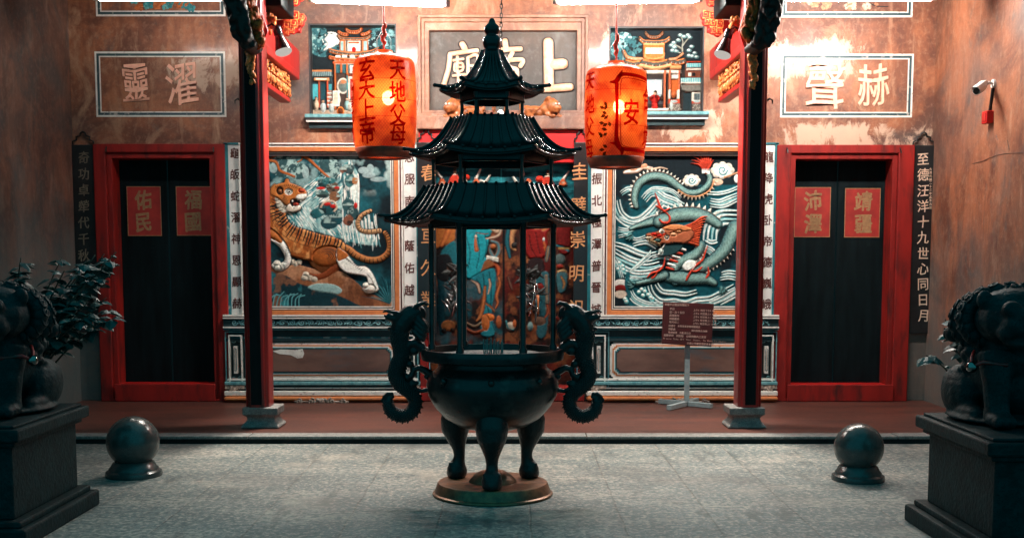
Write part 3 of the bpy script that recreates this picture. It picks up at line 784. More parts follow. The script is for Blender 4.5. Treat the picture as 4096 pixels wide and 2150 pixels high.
P.mottle(np.clip((P.X-960)/120,0,1)*np.clip((420-P.Y)/140,0,1), P_t3, 8, 21, .54, .68, .8)
for x,y,rx,ry in ((450,180,105,95),(560,230,80,60),(790,200,80,75),(860,250,60,45),(390,120,60,50)):
    P.disc(x,y,rx,ry,S('#2c4a4e'),.006); m = ((P.X-x)/rx)**2+((P.Y-y)/ry)**2 < 1
    P.mottle(m*1., S('#9dbab6'), 30, int(x), .46, .58, .9)
for pts,w in (([(240,120),(330,150),(400,165),(430,225),(500,255),(535,270)],[12,9]), ([(570,105),(640,140),(700,195),(760,250),(800,280)],[14,7]), ([(330,155),(380,130),(430,110)],[7,4]), ([(600,120),(590,150),(560,165)],[7,4])):
    P.stroke(pts, w, P_or2, .012, c_in=P_or)
for x,y,rx,ry in ((1050,225,40,25),(1100,215,28,35),(1090,260,50,20),(620,240,25,45),(380,210,30,35),(1160,290,60,18)): P.disc(x,y,rx,ry,S('#9db3b3'),.004,a=.75)
# mountain, waterfall
mp_ = [(430,620),(520,420),(600,340),(720,275),(790,290),(860,330),(880,215),(940,165),(1000,230),(1015,330),(1012,450),(960,470),(910,540),(960,640),(1100,690),(1150,770),(1000,760),(860,720),(640,660)]
mt = P.poly(mp_, S('#3f8288'), .010, dome=20)
P.mottle(mt, S('#a9cbc8'), 10, 31, .42, .58, .9, .5); P.mottle(mt, S('#17474f'), 12, 33, .55, .67, .9, .45)
mi = np.argwhere(mt > .5); sc_ = [P_wh, S('#e3ece6'), S('#b5d3cf'), S('#5fa3a6'), S('#1d565e')]
for k in range(330):
    j, i = mi[rng.integers(len(mi))]; x, y = P.gx[i], P.gy[j]
    L_ = 30+rng.random()*70; w_ = 2+rng.random()*4.5
    cc = sc_[rng.choice(5, p=[.36,.2,.16,.14,.14])]
    if x > 880: dx, dy = (rng.random()-.4)*12, L_
    else: dx, dy = (-.75*L_ if y < 480 else .45*L_), .62*L_
    P.stroke([(x-dx*.5,y-dy*.5),(x+rng.random()*8-4,y+rng.random()*10-5),(x+dx*.5,y+dy*.5)], [1.2,w_,1.2], cc, .010, a=.9)
for k in range(34):
    x = 880+k*8; y = 540+rng.random()*90
    P.stroke([(x,y),(x+6,y+70),(x+14+rng.random()*14,y+110+rng.random()*70)], 3.4, P_wh if k%3 else S('#5b9a9e'), .009, a=.9)
for k in range(24):
    x = 950+k*2.6; P.stroke([(x,235+rng.random()*60),(x+6,350),(x-6+rng.random()*14,450+rng.random()*90)], 3.2, P_wh if k%4 else S('#78aeb0'), .01, a=.85)
for x,y,rx,ry,c in ((760,320,60,40,'#27484c'),(820,350,50,45,'#5a4a3c'),(740,400,50,30,'#3f5a58'),(830,420,45,40,'#7a5238'),(780,500,70,50,'#1e474d'),(700,540,60,35,'#235a60'),(840,570,60,70,'#17434b'),(790,610,70,50,'#1c3d44'),
                   (930,480,55,45,'#2b4d50'),(960,540,50,50,'#254347'),(930,590,40,40,'#7a4d3b'),(950,300,40,50,'#3c6a6c'),(940,215,45,40,'#32474a'),(900,220,25,25,'#7c5340'),(985,300,25,28,'#a56f45'),(790,300,50,30,'#2f6a6e')):
    n_ = 7; a0_ = rng.random()*6; rk = P.poly([(x+rx*(.75+.4*rng.random())*math.cos(a0_+k*2*PI/n_), y+ry*(.75+.4*rng.random())*math.sin(a0_+k*2*PI/n_)) for k in range(n_)], S(c), .009, dome=9)
    P.mottle(rk*(P.Y<y), S('#9fb8b2'), 24, int(x)+int(y), .5, .62, .8); P.mottle(rk*(P.Y>=y), P_dk, 24, int(x)-int(y)+900, .5, .64, .8)
for x,y,rx,ry in ((730,355,34,10),(775,468,30,14),(825,485,26,14),(990,480,14,22),(850,350,20,9)): P.disc(x,y,rx,ry,S('#b51f18'),.02)
P.stroke([(730,490),(760,455),(820,450),(850,490),(830,520)], 7, S('#c9b09a'), .02)
# ground
g = P.poly([(300,930),(420,930),(540,915),(700,950),(860,960),(960,1020),(1080,1120),(1240,1180),(1260,1240),(300,1240)], S('#8a5638'), .010, dome=16)
P.mottle(g, S('#c08a68'), 9, 41, .5, .62, .8); P.mottle(g, S('#5a3322'), 10, 43, .52, .66, .7, .5)
r2 = P.poly([(300,985),(440,985),(560,1050),(660,1080),(800,1120),(960,1190),(1010,1250),(300,1250)], S('#123038'), .012, dome=12)
P.mottle(r2, S('#2f7d86'), 9, 51, .5, .62, .9, .5); P.mottle(r2, S('#8a5a40'), 12, 57, .6, .7, .7)
P.poly([(620,1080),(700,1050),(820,1060),(880,1100),(850,1130),(780,1120),(700,1110)], S('#8fb0ae'), .02, dome=8)
for k in range(9): P.stroke([(330+k*28,1215),(350+k*26,1140+rng.random()*30),(390+k*26,1110+rng.random()*30)], 4, S('#5c9ea3'), .014)
for k in range(18):
    a = PI*(.35+.6*k/18); L_ = 130+rng.random()*120
    P.stroke([(1235,1200),(1235+math.cos(a)*L_*.6,1200-math.sin(a)*L_*.7),(1235+math.cos(a)*L_,1200-math.sin(a)*L_*.95)], [4,1.5], S('#123f49') if k%2 else S('#3a7f86'), .012)
# the tiger (layer 1)
T = dict(layer=1)
far = S('#c9bba8')
P.poly([(640,860),(820,850),(860,900),(850,960),(760,985),(700,960),(650,920)], S('#5e3216'), .016, dome=10, **T)
P.stroke([(830,930),(760,985),(690,1005),(640,1000)], [26,22,26], P_or2, .022, **T)
for x,y in ((610,985),(640,1010),(672,1020),(600,1010)): P.disc(x,y,26,22,far,.028,**T)
for x,y in ((510,890),(535,905),(560,895)): P.disc(x,y,22,22,far,.024,**T)
P.stroke([(865,775),(930,800),(1000,850),(1090,878),(1170,870),(1225,825),(1238,770),(1225,715),(1205,680)], [26,24,22,22,20,18,16], S('#a5683a'), .03, edge=P_dk, **T)
P.stroke([(1165,665),(1080,672),(1020,655),(1003,605),(1035,550),(1098,518)], [17,16,15,15,14,12], S('#b58a62'), .022, edge=P_dk, **T)
for k in range(22):
    t = k/21; q = spline([(865,775),(930,800),(1000,850),(1090,878),(1170,870),(1225,825),(1238,770),(1225,715),(1205,680)],10); i = min(int(t*(len(q)-2)),len(q)-2); a, b = q[i], q[i+1]; n = np.array([-(b-a)[1],(b-a)[0]]); n = n/np.linalg.norm(n)
    P.stroke([a+n*18,a-n*10], [4,2], P_dk, None, smooth=False)
    q = spline([(1165,665),(1080,672),(1020,655),(1003,605),(1035,550),(1098,518)],10)
    if k < 14: i = min(int(k/13*(len(q)-2)),len(q)-2); a, b = q[i], q[i+1]; n = np.array([-(b-a)[1],(b-a)[0]]); n = n/np.linalg.norm(n); P.stroke([a+n*12,a-n*7], [3.4,2], P_dk, None, smooth=False)
body = P.poly([(300,420),(355,355),(400,330),(470,480),(470,560),(510,620),(600,655),(720,690),(830,715),(900,755),(900,820),(850,880),(700,885),(560,865),(470,830),(420,770),(360,700),(300,660)], S('#b0622e'), .05, dome=26, edge=P_dk, **T)
low = P.poly([(380,660),(460,770),(560,820),(700,840),(690,885),(560,868),(470,835),(410,770)], S('#8f4a20'), None, a=.8)
P.mottle(body, S('#d9995c'), 40, 61, .48, .62, .75, .6); P.mottle(body, S('#7a3a18'), 46, 62, .52, .66, .7, .5); 
q = spline([(400,470),(430,560),(520,650),(640,700),(760,730),(880,770)], 12)
for k in range(26):
    i = min(int(k/25*(len(q)-2)), len(q)-2); a, b = q[i], q[i+1]; n = np.array([-(b-a)[1],(b-a)[0]]); n = n/np.linalg.norm(n); d = (b-a)/np.linalg.norm(b-a)
    L_ = 55+rng.random()*45
    P.stroke([a-n*38, a-n*5+d*6, a+n*L_*.8+d*(rng.random()*10-4)], [3,6.5,2.5], P_dk, None)
for off in (20, 48, 76):
    pts = [p+np.array([-off*.55, off*.9]) for p in q[8::6]]
    P.stroke(pts, 2.6, S('#5b2d12'), None, a=.8)
# neck rings, head
P.poly([(395,410),(450,400),(500,470),(520,525),(450,530),(410,490)], S('#cfc6b4'), .05, dome=8, **T)
hd = P.poly([(360,400),(375,345),(430,320),(460,315),(470,290),(492,288),(503,315),(545,330),(590,350),(622,375),(626,410),(600,440),(555,432),(515,440),(500,470),(470,480),(430,440),(400,420)], S('#b66a33'), .062, dome=16, edge=P_dk, **T)
P.poly([(500,470),(520,490),(570,480),(582,500),(560,522),(510,530),(470,510)], S('#cdbfae'), .058, dome=8, edge=P_dk, **T)
P.poly([(508,440),(585,436),(575,462),(555,486),(520,488),(505,465)], S('#190f10'), .03, **T)
P.disc(548,470,20,12,S('#9c3a2c'),.04,**T)
for x,y in ((520,448),(582,446),(570,488),(530,494)): P.disc(x,y,6,9,P_wh,.06,**T)
P.poly([(560,405),(620,395),(626,415),(600,440),(555,436)], P_wh, .066, dome=6, **T); P.disc(592,373,26,16,S('#b04a30'),.07,**T)
P.disc(430,375,26,30,S('#2a1a12'),.066,**T); P.disc(432,378,15,18,S('#8a5230'),.066,**T)
P.disc(495,382,30,24,P_wh,.068,**T); P.disc(498,381,20,17,P_dk,.07,**T); P.disc(498,381,15,13,P_wh,.07,**T); P.disc(500,381,7,8,P_dk,.07,**T)
for k in range(12):
    P.stroke([(400+k*16,330+abs(6-k)*2),(410+k*13,350+rng.random()*10)], [3,1], P_dk, None, smooth=False)
    P.stroke([(440+rng.random()*30,410+k*8),(475+rng.random()*20,415+k*8)], [2.5,1], P_dk, None, smooth=False)
for k in range(8): P.stroke([(365+k*4,430+k*26),(395+k*7,445+k*26),(425+k*8,440+k*24)], [1.5,4.5,1.5], P_dk, None)
# haunch and legs
P.disc(770,850,112,78,S('#a85a28'),.062,rot=-.15,**T)
for k in range(6): P.stroke([(770+(95-k*15)*math.cos(a), 850+(62-k*9)*math.sin(a)) for a in np.linspace(-2.6,1.4,12)], [1.5,4,1.5], P_dk if k%2 else S('#5b2d12'), None)
lg = P.poly([(850,790),(900,815),(960,890),(1000,925),(1060,930),(1105,975),(1140,1050),(1150,1100),(1100,1112),(1075,1050),(1060,1000),(985,985),(900,965),(850,900)], P_wh, .055, dome=12, edge=P_dk, **T)
for k in range(13): P.stroke([(868+k*13,835+k*10),(905+k*11,850+k*8)], [3.5,1], P_dk, None, smooth=False)
P.poly([(850,790),(900,815),(930,850),(880,880),(850,880)], S('#b0622e'), .055, dome=6, **T)
P.stroke([(1075,985),(1110,1030),(1128,1100)], 3, S('#7c7468'), None)
for x,y,rx,ry in ((1085,1088,50,34),(1060,1065,26,22)): P.disc(x,y,rx,ry,S('#e0dacd'),.07,**T)
P.stroke([(330,680),(390,720),(440,770),(478,850),(465,905),(420,930),(375,920)], [40,34,28,24,24,30,20], P_wh, .05, edge=P_dk, **T)
P.stroke([(320,670),(380,700),(425,740)], [40,32,16], S('#b0622e'), .052, **T)
for k in range(8): P.stroke([(470-k*3,790+k*14),(492-k*2,800+k*14)], [3.4,1.5], P_dk, None, smooth=False)
for x,y in ((395,905),(425,930),(400,935)): P.disc(x,y,28,24,S('#ddd6c8'),.06,**T)
P.meshes(YW-.02, ['painted_backdrop','tiger_relief'], M['relief'], tb, inner)

# ---------------- dragon bay
db, inner = bay('carved stone bay with a red maned dragon among curling waves', (2413,575,3052,1272),
   ((2364,2412,'威振北極澤普晉城',628,1236,44,2384,(2344,2364)), (3053,3096,'龍降虎卧帝德巍峨',628,1216,42,3066,(3096,3110))), (2345,3104), None)
P = Paint(2455, 626, 3010, 1228, 2300, 560, 1.827, 2.0, S('#0e1a20'))
one = np.ones((P.H,P.W)); c_dt, c_t, c_lt, c_w = S('#0c4a52'), S('#127c86'), S('#5fb4b6'), S('#eef0e8')
P.mottle(one*(P.Y>330), S('#0a4a54'), 6, 5, .35, .55, .95)
def wave(pts, w, n=4, gap=None, c=(c_w, c_t)):
    """a band of parallel foam lines"""
    q = np.array(spline(pts, 8)); d = np.gradient(q, axis=0); nn = np.stack([-d[:,1], d[:,0]],1); nn /= np.linalg.norm(nn,axis=1)[:,None]+1e-6
    gap = gap or w*2.45
    for k in range(n):
        P.stroke(list(q[::4]+nn[::4]*k*gap), [w*.5,w*1.25,w*1.25,w*.55], c[1], .020-.002*k, c_in=c[0] if k % 3 != 2 else S('#a9cfcb'))
W_ = [([(320,380),(370,350),(430,350),(470,370)],6,3),([(318,440),(340,520),(400,570),(470,560),(540,500),(620,420),(700,430),(800,465)],9,4),
      ([(480,420),(530,370),(600,360),(660,400),(740,430),(800,470)],7,4),([(500,390),(560,350),(640,350),(720,370),(780,420)],5,3),
      ([(320,560),(380,590),(450,600),(520,570),(600,540)],7,2),([(1000,430),(1060,440),(1120,420),(1200,390)],7,3),([(1000,470),(1080,480),(1140,460),(1200,430)],7,2),
      ([(980,380),(1050,385),(1130,370),(1200,340)],7,2),([(310,640),(370,650),(420,630)],6,3),([(310,700),(380,690),(440,720),(510,700)],6,2),
      ([(290,750),(360,770),(430,800),(520,830),(600,820)],10,2),([(290,800),(360,840),(430,870),(520,890),(610,870)],10,3),([(420,760),(520,740),(600,780)],8,2),
      ([(290,860),(350,920),(450,960),(560,950),(640,920)],9,3),([(560,850),(640,830),(720,850)],7,3),([(840,860),(900,850),(960,870)],6,3),([(940,760),(1010,790),(1060,830)],6,4),
      ([(950,740),(960,640),(1010,560),(1090,520),(1200,520)],13,4),([(975,720),(1010,740),(1050,730)],8,2),
      ([(560,1065),(580,1120),(640,1170),(740,1170),(820,1185),(900,1160),(1000,1150),(1080,1110),(1180,1060)],10,3),([(610,1050),(650,1100),(740,1110),(820,1120),(900,1100)],9,2),
      ([(1000,1190),(1080,1160),(1200,1090)],9,2),([(1080,1190),(1200,1130)],8,2),([(1090,970),(1140,960),(1200,965)],8,3),([(1080,1010),(1140,1000),(1200,1010)],7,2),
      ([(400,950),(470,900),(560,830)],7,2),([(420,1100),(450,1150),(540,1190),(640,1190)],6,4),([(300,870),(330,940),(350,1010)],5,3),([(360,1010),(420,1000),(500,1010)],5,3)]
for pts, w, n in W_: wave(pts, w, n)
for x,y in ((320,900),(345,925),(310,945),(350,950),(490,1095),(515,1110),(470,1115),(540,1135),(560,1155),(575,1165),(500,1140),(365,1165),(375,1185)):
    P.disc(x,y,17,15,c_lt,.02); P.disc(x-3,y-4,11,9,c_w,.026)
P.disc(330,1050,52,30,S('#d8d4cb'),.01); P.disc(330,1085,46,26,S('#6d1812'),.014); P.disc(330,1130,46,30,S('#c9b8a6'),.006)
P.stroke([(400,960),(470,900),(520,850),(555,810)], [6,14,8,3], S('#6fb0b0'), .02, c_in=c_w); 
P.stroke([(385,980),(380,1060),(400,1150)], [16,20,10], S('#17545c'), .016)
# clouds
def cloud(x, y, r):
    for a in range(8): P.disc(x+r*1.0*math.cos(a*PI/4), y+r*.62*math.sin(a*PI/4), r*.45, r*.4, S('#d5c9ba'), .016); 
    P.disc(x,y,r,r*.72,c_w,.018)
    sp = spiral(x,y,r*.62,1.4,1,0,26); P.stroke([(a,b) for a,b in sp][::3], 4.5, S('#1f7f88'), .014)
cloud(1085,225,62); cloud(855,298,46); P.stroke([(560,205),(500,200),(450,225),(400,230),(350,240)], [3,8,16,18,9], S('#c48e6c'), .014, c_in=c_w); P.stroke([(490,205),(560,215),(620,205),(672,216)], [9,6,3], S('#d8b59a'), .012)
for x,y,rx in ((470,195,28),(415,215,30),(505,190,18)): P.disc(x,y,rx,15,S('#c98f6e'),.016)
P.stroke([(1100,275),(1150,260),(1200,240)],[8,6,5],S('#c48e6c'),.016); P.disc(1195,285,22,30,c_w,.018); P.disc(1040,310,50,26,S('#d6b49a'),.014)
# the dragon (layer 1)
T = dict(layer=1); scale_c, scale_l = S('#1d4a50'), S('#86aaa2'); bel = S('#c98d62')
def dragon_part(pts, w, h, spikes=1, sp_r=None, edge=True, n=10, hw=24, sgap=3):
    q = np.array(spline(pts, n)); d = np.gradient(q,axis=0); nn = np.stack([-d[:,1],d[:,0]],1); nn /= np.linalg.norm(nn,axis=1)[:,None]+1e-6
    ws = .86*np.interp(np.linspace(0,1,len(q)), np.linspace(0,1,len(w)), w)
    if spikes:
        for i in range(2, len(q)-2, sgap):
            if sp_r and not (sp_r[0] <= i/len(q) <= sp_r[1]): continue
            a = q[i]+nn[i]*spikes*(ws[i]-2); tip = q[i]+nn[i]*spikes*(ws[i]+hw)+d[i]*.35
            P.stroke([a, (a+tip)/2, tip], [hw*.40,hw*.30,1.5], S('#cfc3ae'), h*.7, smooth=False, c_in=c_w, **T)
        P.stroke(list((q+nn*spikes*(ws[:,None]-1))[::3]), 6, bel, h*.75, **T) if not sp_r else P.stroke(list((q+nn*spikes*(ws[:,None]-1))[int(sp_r[0]*len(q)):int(sp_r[1]*len(q)):3]), 6, bel, h*.75, **T)
    P.stroke(list(q[::2]), list(ws[::2]), scale_c, h, c_in=scale_l, edge=S('#0b1417') if edge else None, n=3, **T)
    k = 0
    for i in range(0, len(q), 1):
        for j in range(-3, 4):
            pnt = q[i]+nn[i]*ws[i]*.26*(j+(.5 if i % 2 else 0))
            P.disc(pnt[0],pnt[1],2.4,2.4,S('#8fb3ad') if (i+j) % 3 else S('#12292d'),None,a=.55)
    return q, nn, ws
dragon_part([(442,490),(428,420),(455,330),(520,280),(600,268),(680,290),(750,340),(820,385),(900,385),(965,345),(990,290),(975,250),(940,240)], [20,28,34,36,36,34,30,28,26,26,22,18,12], .04, -1 if False else -1, (0.0,.52))
q = np.array(spline([(760,360),(830,400),(910,402),(985,360),(1015,290)],10)); d = np.gradient(q,axis=0); nn = np.stack([-d[:,1],d[:,0]],1); nn /= np.linalg.norm(nn,axis=1)[:,None]
for i in range(2,len(q),3):
    a = q[i]+nn[i]*14; P.stroke([a, a+nn[i]*22], [9,1.5], S('#cfc3ae'), .03, smooth=False, **T)
P.stroke(list((q+nn*10)[::3]), 6, bel, .032, **T)
for k in range(9):
    a0_ = -2.6+k*.22; L_ = 150-abs(4-k)*10
    P.stroke([(960,240),(960+math.cos(a0_)*L_*.5,225+math.sin(a0_)*L_*.5-10),(955+math.cos(a0_)*L_-14,225+math.sin(a0_)*L_*.9)], [14,9,1.5], S('#7e2014'), .03, c_in=S('#d2452c'), **T)
for k in range(7): P.stroke([(935+8*k,240-abs(3-k)*-2),(930+10*k,215)], [5,1], c_w, .035, smooth=False, **T)
dragon_part([(400,650),(470,625),(560,600),(640,580)], [12,22,34,44], .035, 0)
dragon_part([(610,600),(700,560),(800,545),(900,548),(990,575),(1060,620)], [48,58,60,56,46,34], .045, -1, None, True, 10, 34, 4)
dragon_part([(1185,640),(1150,720),(1110,800),(1040,870),(960,920),(880,960),(800,985)], [60,58,54,50,50,52,50], .045, -1 if False else -1, (.25,.8), True, 10, 22)
dragon_part([(930,770),(900,830),(830,870),(760,900),(720,960),(745,1030)], [40,42,46,50,52,44], .055, -1, (0,.55), True, 10, 26)
for k in range(9):
    t = k/8; x = 790-95*math.sin(t*1.9)*1.0; y = 800+t*230
    P.stroke([(x-26,y-8),(x+22,y+6)], 10, S('#b53a26') if k%2 else c_w, .062, smooth=False, **T)
dragon_part([(640,985),(700,1000),(800,1010),(900,1010),(980,1020),(1040,1050)], [30,50,60,56,40,24], .05, 0)
dragon_part([(450,1050),(520,1035),(600,1010),(660,990)], [14,20,32,40], .045, 0)
for bx, by, dr in ((400,690,PI*.6),(430,1050,PI*.95),(1090,1085,PI*.35)):
    for k in range(4):
        a = dr-.8+k*.5; P.stroke([(bx,by),(bx+30*math.cos(a),by+30*math.sin(a)),(bx+52*math.cos(a+.25),by+52*math.sin(a+.25))], [15,11,2], S('#20494d'), .045, c_in=S('#5d8a87'), **T)
# red flames and whiskers on the body
for pts in ([(580,390),(600,440),(620,490),(650,520),(690,500)], [(650,520),(690,560),(685,600),(640,605),(615,580)], [(585,480),(620,500),(660,530)],
            [(660,860),(650,920),(610,960),(560,975),(530,1005)], [(610,960),(580,1000),(560,1010)], [(980,775),(960,830),(940,880),(880,930),(850,960)], [(880,930),(840,990),(820,1030)], [(850,960),(900,960),(940,930)], [(985,930),(990,980),(970,1010)]):
    P.stroke(pts, [3,9,10,5], S('#8f2015'), .07, c_in=S('#d9482e'), **T)
P.poly([(790,930),(830,880),(890,890),(880,930),(830,960)], c_w, .06, dome=6, **T)
# head
for k in range(12):
    y = 590+k*17; P.stroke([(800,640+k*9),(870,615+k*13),(930-k*2,570+k*18),(975-k*8,560+k*20)], [12,13,9,1.5], S('#7c1c12') if k%2 else S('#a83018'), .07, c_in=S('#d4552e'), **T)
P.poly([(520,690),(560,680),(600,672),(640,650),(690,630),(760,635),(830,650),(870,680),(850,730),(790,760),(720,765),(660,760),(600,755),(545,735)], S('#a0583a'), .08, dome=20, edge=P_dk, **T)
P.poly([(640,650),(700,620),(790,625),(860,655),(800,670),(720,665)], S('#c97c4c'), .09, dome=8, **T)
for x,y,rx,ry,c in ((575,690,22,14,'#b3261a'),(615,700,26,15,'#b3261a'),(650,690,16,10,'#c04028'),(540,715,26,10,'#d8c6ae'),(600,735,28,16,'#3a5c58'),(720,690,30,18,'#d3a078'),(760,670,28,14,'#c98a5e')): P.disc(x,y,rx,ry,S(c),.09,**T)
for k in range(7): P.stroke([(530+k*14,720+k*6),(545+k*14,760+k*3)], [5,1.5], S('#d6b48a'), .085, smooth=False, **T)
P.poly([(660,765),(760,750),(800,770),(760,820),(690,850),(620,850),(590,820),(640,800)], S('#1d3b3e'), .05, dome=8, **T)
for x,y in ((670,713),(633,668)): P.disc(x,y,18,17,c_w,.095,**T); P.disc(x,y,12,12,P_dk,.095,**T); P.disc(x-2,y-2,6,6,S('#b9a88c'),.095,**T)
for k in range(8): P.stroke([(700+k*22,745+k*4),(720+k*24,765-k*2)], [4,1.5], S('#28201c'), None, smooth=False)
P.stroke([(610,840),(640,790),(660,760)], [7,5,3], c_w, .07, **T); P.disc(630,815,18,24,S('#b9c4bd'),.07,**T)
P.meshes(YW-.02, ['painted_backdrop','dragon_relief'], M['relief'], db, inner)

# ------------------------------------------------------------------ name board niche
nb = thing('name_board', 'stone framed recessed name board with three bulky gilt characters above the middle door', 'name board', (X(2012,300,YW), YW, Z(560,YW)))
o = pr(1672, 64, 2352, 470); i_ = HOLES['board']
def ring2(a, b, f0, f1, n, m, bev=.006): return MB().ring(a, b, f0, f1).build(n, m, nb, bevel=bev)
M['goldchar'] = pm('gilt_character', (.84,.52,.36), (.66,.34,.21), scale=14, rough=.4, bump=.1)
M['framestone'] = plaster_mat('stained_frame_stone', (.38,.17,.10), (.20,.085,.055), (.52,.34,.25), (.09,.075,.075))
M['boardstone'] = plaster_mat('board_plaster', (.105,.072,.055), (.055,.042,.036), (.17,.17,.155), (.035,.042,.042))
ring2(o, insr(o,12), YW-.07, YW, 'outer_frame', M['framestone']); ring2(insr(o,12), insr(o,26), YW-.045, YW, 'frame_step', M['framestone'])
ring2(insr(o,26), (i_[0],i_[1],i_[2],i_[3]), YW-.03, YW, 'inner_frame', M['framestone'])
MB().box(i_[0], i_[1], YW+.06, YW+.09, i_[2], i_[3]).build('board', M['boardstone'], nb)
q = pr(1668, 468, 2338, 522); MB().box(q[0], q[1], YW-.11, YW, q[2], q[3]).build('ledge', M['framestone'], nb, bevel=.012)
STROKES = {
 '廟': ((1846,268,.86), [([(52,0),(58,10)],11),([(22,22),(60,17),(88,14)],8),([(22,24),(18,55),(4,98)],9),([(40,28),(40,62)],5),([(30,36),(54,33)],5),([(34,44),(52,43),(52,58),(34,59),(34,44)],4.5),([(34,51),(52,51)],4),([(30,70),(58,67)],5),([(43,60),(42,96)],5.5),([(66,30),(66,60),(60,96)],6),([(66,30),(90,28),(90,92),(84,94)],6),([(68,48),(88,47)],5),([(67,66),(88,66)],5)]),
 '帝': ((2020,262,.86), [([(50,-4),(52,10)],10),([(14,20),(50,16),(88,14)],9),([(34,24),(40,36)],7),([(68,22),(60,36)],8),([(10,56),(12,42),(50,40),(92,38),(88,52)],8),([(28,60),(28,90)],8),([(28,60),(76,58),(76,84),(68,86)],8),([(51,42),(51,104)],9)]),
 '上': ((2196,268,.92), [([(48,0),(50,94)],17),([(52,46),(82,44)],18),([(4,96),(50,95),(98,92)],13)])}
for ch, ((px, py, k), st) in STROKES.items():
    mb, ob_ = MB(), MB()
    for pts, wd in st:
        P3 = [at(px+(a-50)*1.9*k, py+(b-50)*2.1*k, YW+.06) for a, b in pts]
        q = [Vector(p) for p in spline(P3, 6)] if len(P3) > 2 else [P3[0].lerp(P3[1], t/6) for t in range(7)]
        r_ = wd*1.3*k*s0
        for tgt, rr, ys, yo in ((mb, r_, .45, -.012), (ob_, r_+5*s0, .10, 0.)):
            d0 = (q[1]-q[0]).normalized(); d1 = (q[-1]-q[-2]).normalized(); m_ = MB()
            pp = [q[0]-d0*rr*.85, q[0]-d0*rr*.5]+q+[q[-1]+d1*rr*.5, q[-1]+d1*rr*.85]
            m_.tube(pp, [rr*.45, rr*.85]+[rr]*len(q)+[rr*.85, rr*.45], 10)
            tgt.add([(v[0], YW+.06+yo+(v[1]-YW-.06)*ys, v[2]) for v in m_.v], m_.f)
    co_ = mb.build('character', M['goldchar'], nb, smooth=True); ob_.build('outline', M['darkline'], co_, smooth=True)
# two gilt guardian lions in the niche
def small_lion(px, py, d, label):
    c = at(px, py, YW-.06); t = thing('gilt_lion', label, 'lion figure', (c.x, c.y, c.z-.09), 'gilt lions in the name board niche')
    mb = MB(); k = .0022
    def b(x, y, z, rx, ry, rz): mb.ball((c.x+d*x*k, c.y+y*k, c.z+z*k), (rx*k,ry*k,rz*k), nu=12, nv=8)
    b(-30,8,-8,46,24,26); b(-62,6,-4,26,22,24); b(18,2,4,30,26,28); b(40,-10,14,30,26,28); b(58,-18,6,18,18,14); b(56,-16,-6,14,14,8)
    for q in range(26):
        a = q*PI*2/26*1.0; b(32+26*math.cos(a)*.6-8, -4+12*math.sin(a*3), 14+30*math.sin(a), 8,8,8)
    for q in range(3): b(62-4*q, -22+q*8, 30+4*q-8, 5,5,5)
    for q in (0,1): b(28+q*14, -22+q*10, 42-q*4, 7,6,9)
    b(66,-16,-26,14,10,8); b(40,-24,-26,14,10,8); b(20,-14,-18,12,10,14); b(-50,-14,-24,18,10,9); b(-72,-6,-22,16,10,9)
    for q in range(7): mb.tube([(c.x+d*(-10-q*7)*k, c.y-.035, c.z+(14-abs(q-3)*2)*k),(c.x+d*(-20-q*8)*k, c.y-.055, c.z),(c.x+d*(-26-q*9)*k, c.y-.045, c.z-18*k)], .008, 6)
    for q in range(5): b(-84, -4, 2+q*7, 8+q,8,7)
    body = mb.build('body', M['gold_lion'], t, smooth=True); remesh(body, .0065, 2, .4)
    e = MB()
    for q in (0,1): e.ball((c.x+d*(52+q*12)*k, c.y-(36+0*q)*k, c.z+20*k), 4.2*k, nu=8, nv=6)
    e.build('eye', M['eyewhite'], t, smooth=True)
    return t
M['gold_lion'] = pm('gilt_lion_plaster', (.42,.13,.04), (.16,.045,.015), scale=24, rough=.38, lo=.36, hi=.55)
M['eyewhite'] = pm('painted_eye', (.8,.78,.7), (.7,.68,.6), scale=10, rough=.3)
small_lion(1850, 440, -1, 'gilt lion crouching in the name board niche, its head towards the lantern with green leaves' if False else 'gilt lion crouching below the character 廟 in the name board niche')
small_lion(2170, 440, 1, 'gilt lion crouching below the character 上 in the name board niche')

# ------------------------------------------------------------------ pagoda scenes in two recesses
def niche(hole, shelf, label):
    h = HOLES[hole]; t = thing('pagoda_niche', label, 'relief panel', ((h[0]+h[1])/2, YW, h[2]), 'recessed pagoda scenes')
    mb = MB(); d = .16; mb.box(h[0]-.0, h[0]+.012, YW-.004, YW+d, h[2], h[3]).box(h[1]-.012, h[1], YW-.004, YW+d, h[2], h[3]).box(h[0]+.012, h[1]-.012, YW-.004, YW+d, h[3]-.014, h[3])
    mb.build('recess_lining', M['darkline'], t)
    q = pr(*shelf)
    MB().box(q[0], q[1], YW-.10, YW-.001, q[3]-.030, q[3]).build('shelf', M['paleteal'], t, bevel=.004)
    MB().box(q[0]+.004, q[1]-.004, YW-.094, YW-.001, q[3]-.05, q[3]-.0305).build('shelf_line', M['darkline'], t)
    MB().box(q[0]+.01, q[1]-.01, YW-.088, YW-.001, q[3]-.066, q[3]-.0505).build('shelf_line', M['white'], t)
    MB().box(q[0]+.03, q[1]-.03, YW-.05, YW-.001, q[3]-.115, q[3]-.0665).build('shelf_bracket', M['darkteal'], t)
    return t, (h[0]+.012, h[1]-.012, h[2], h[3]-.014)
oc, ol, ow = S('#8e3f20'), S('#c8763f'), S('#dcd3c4')
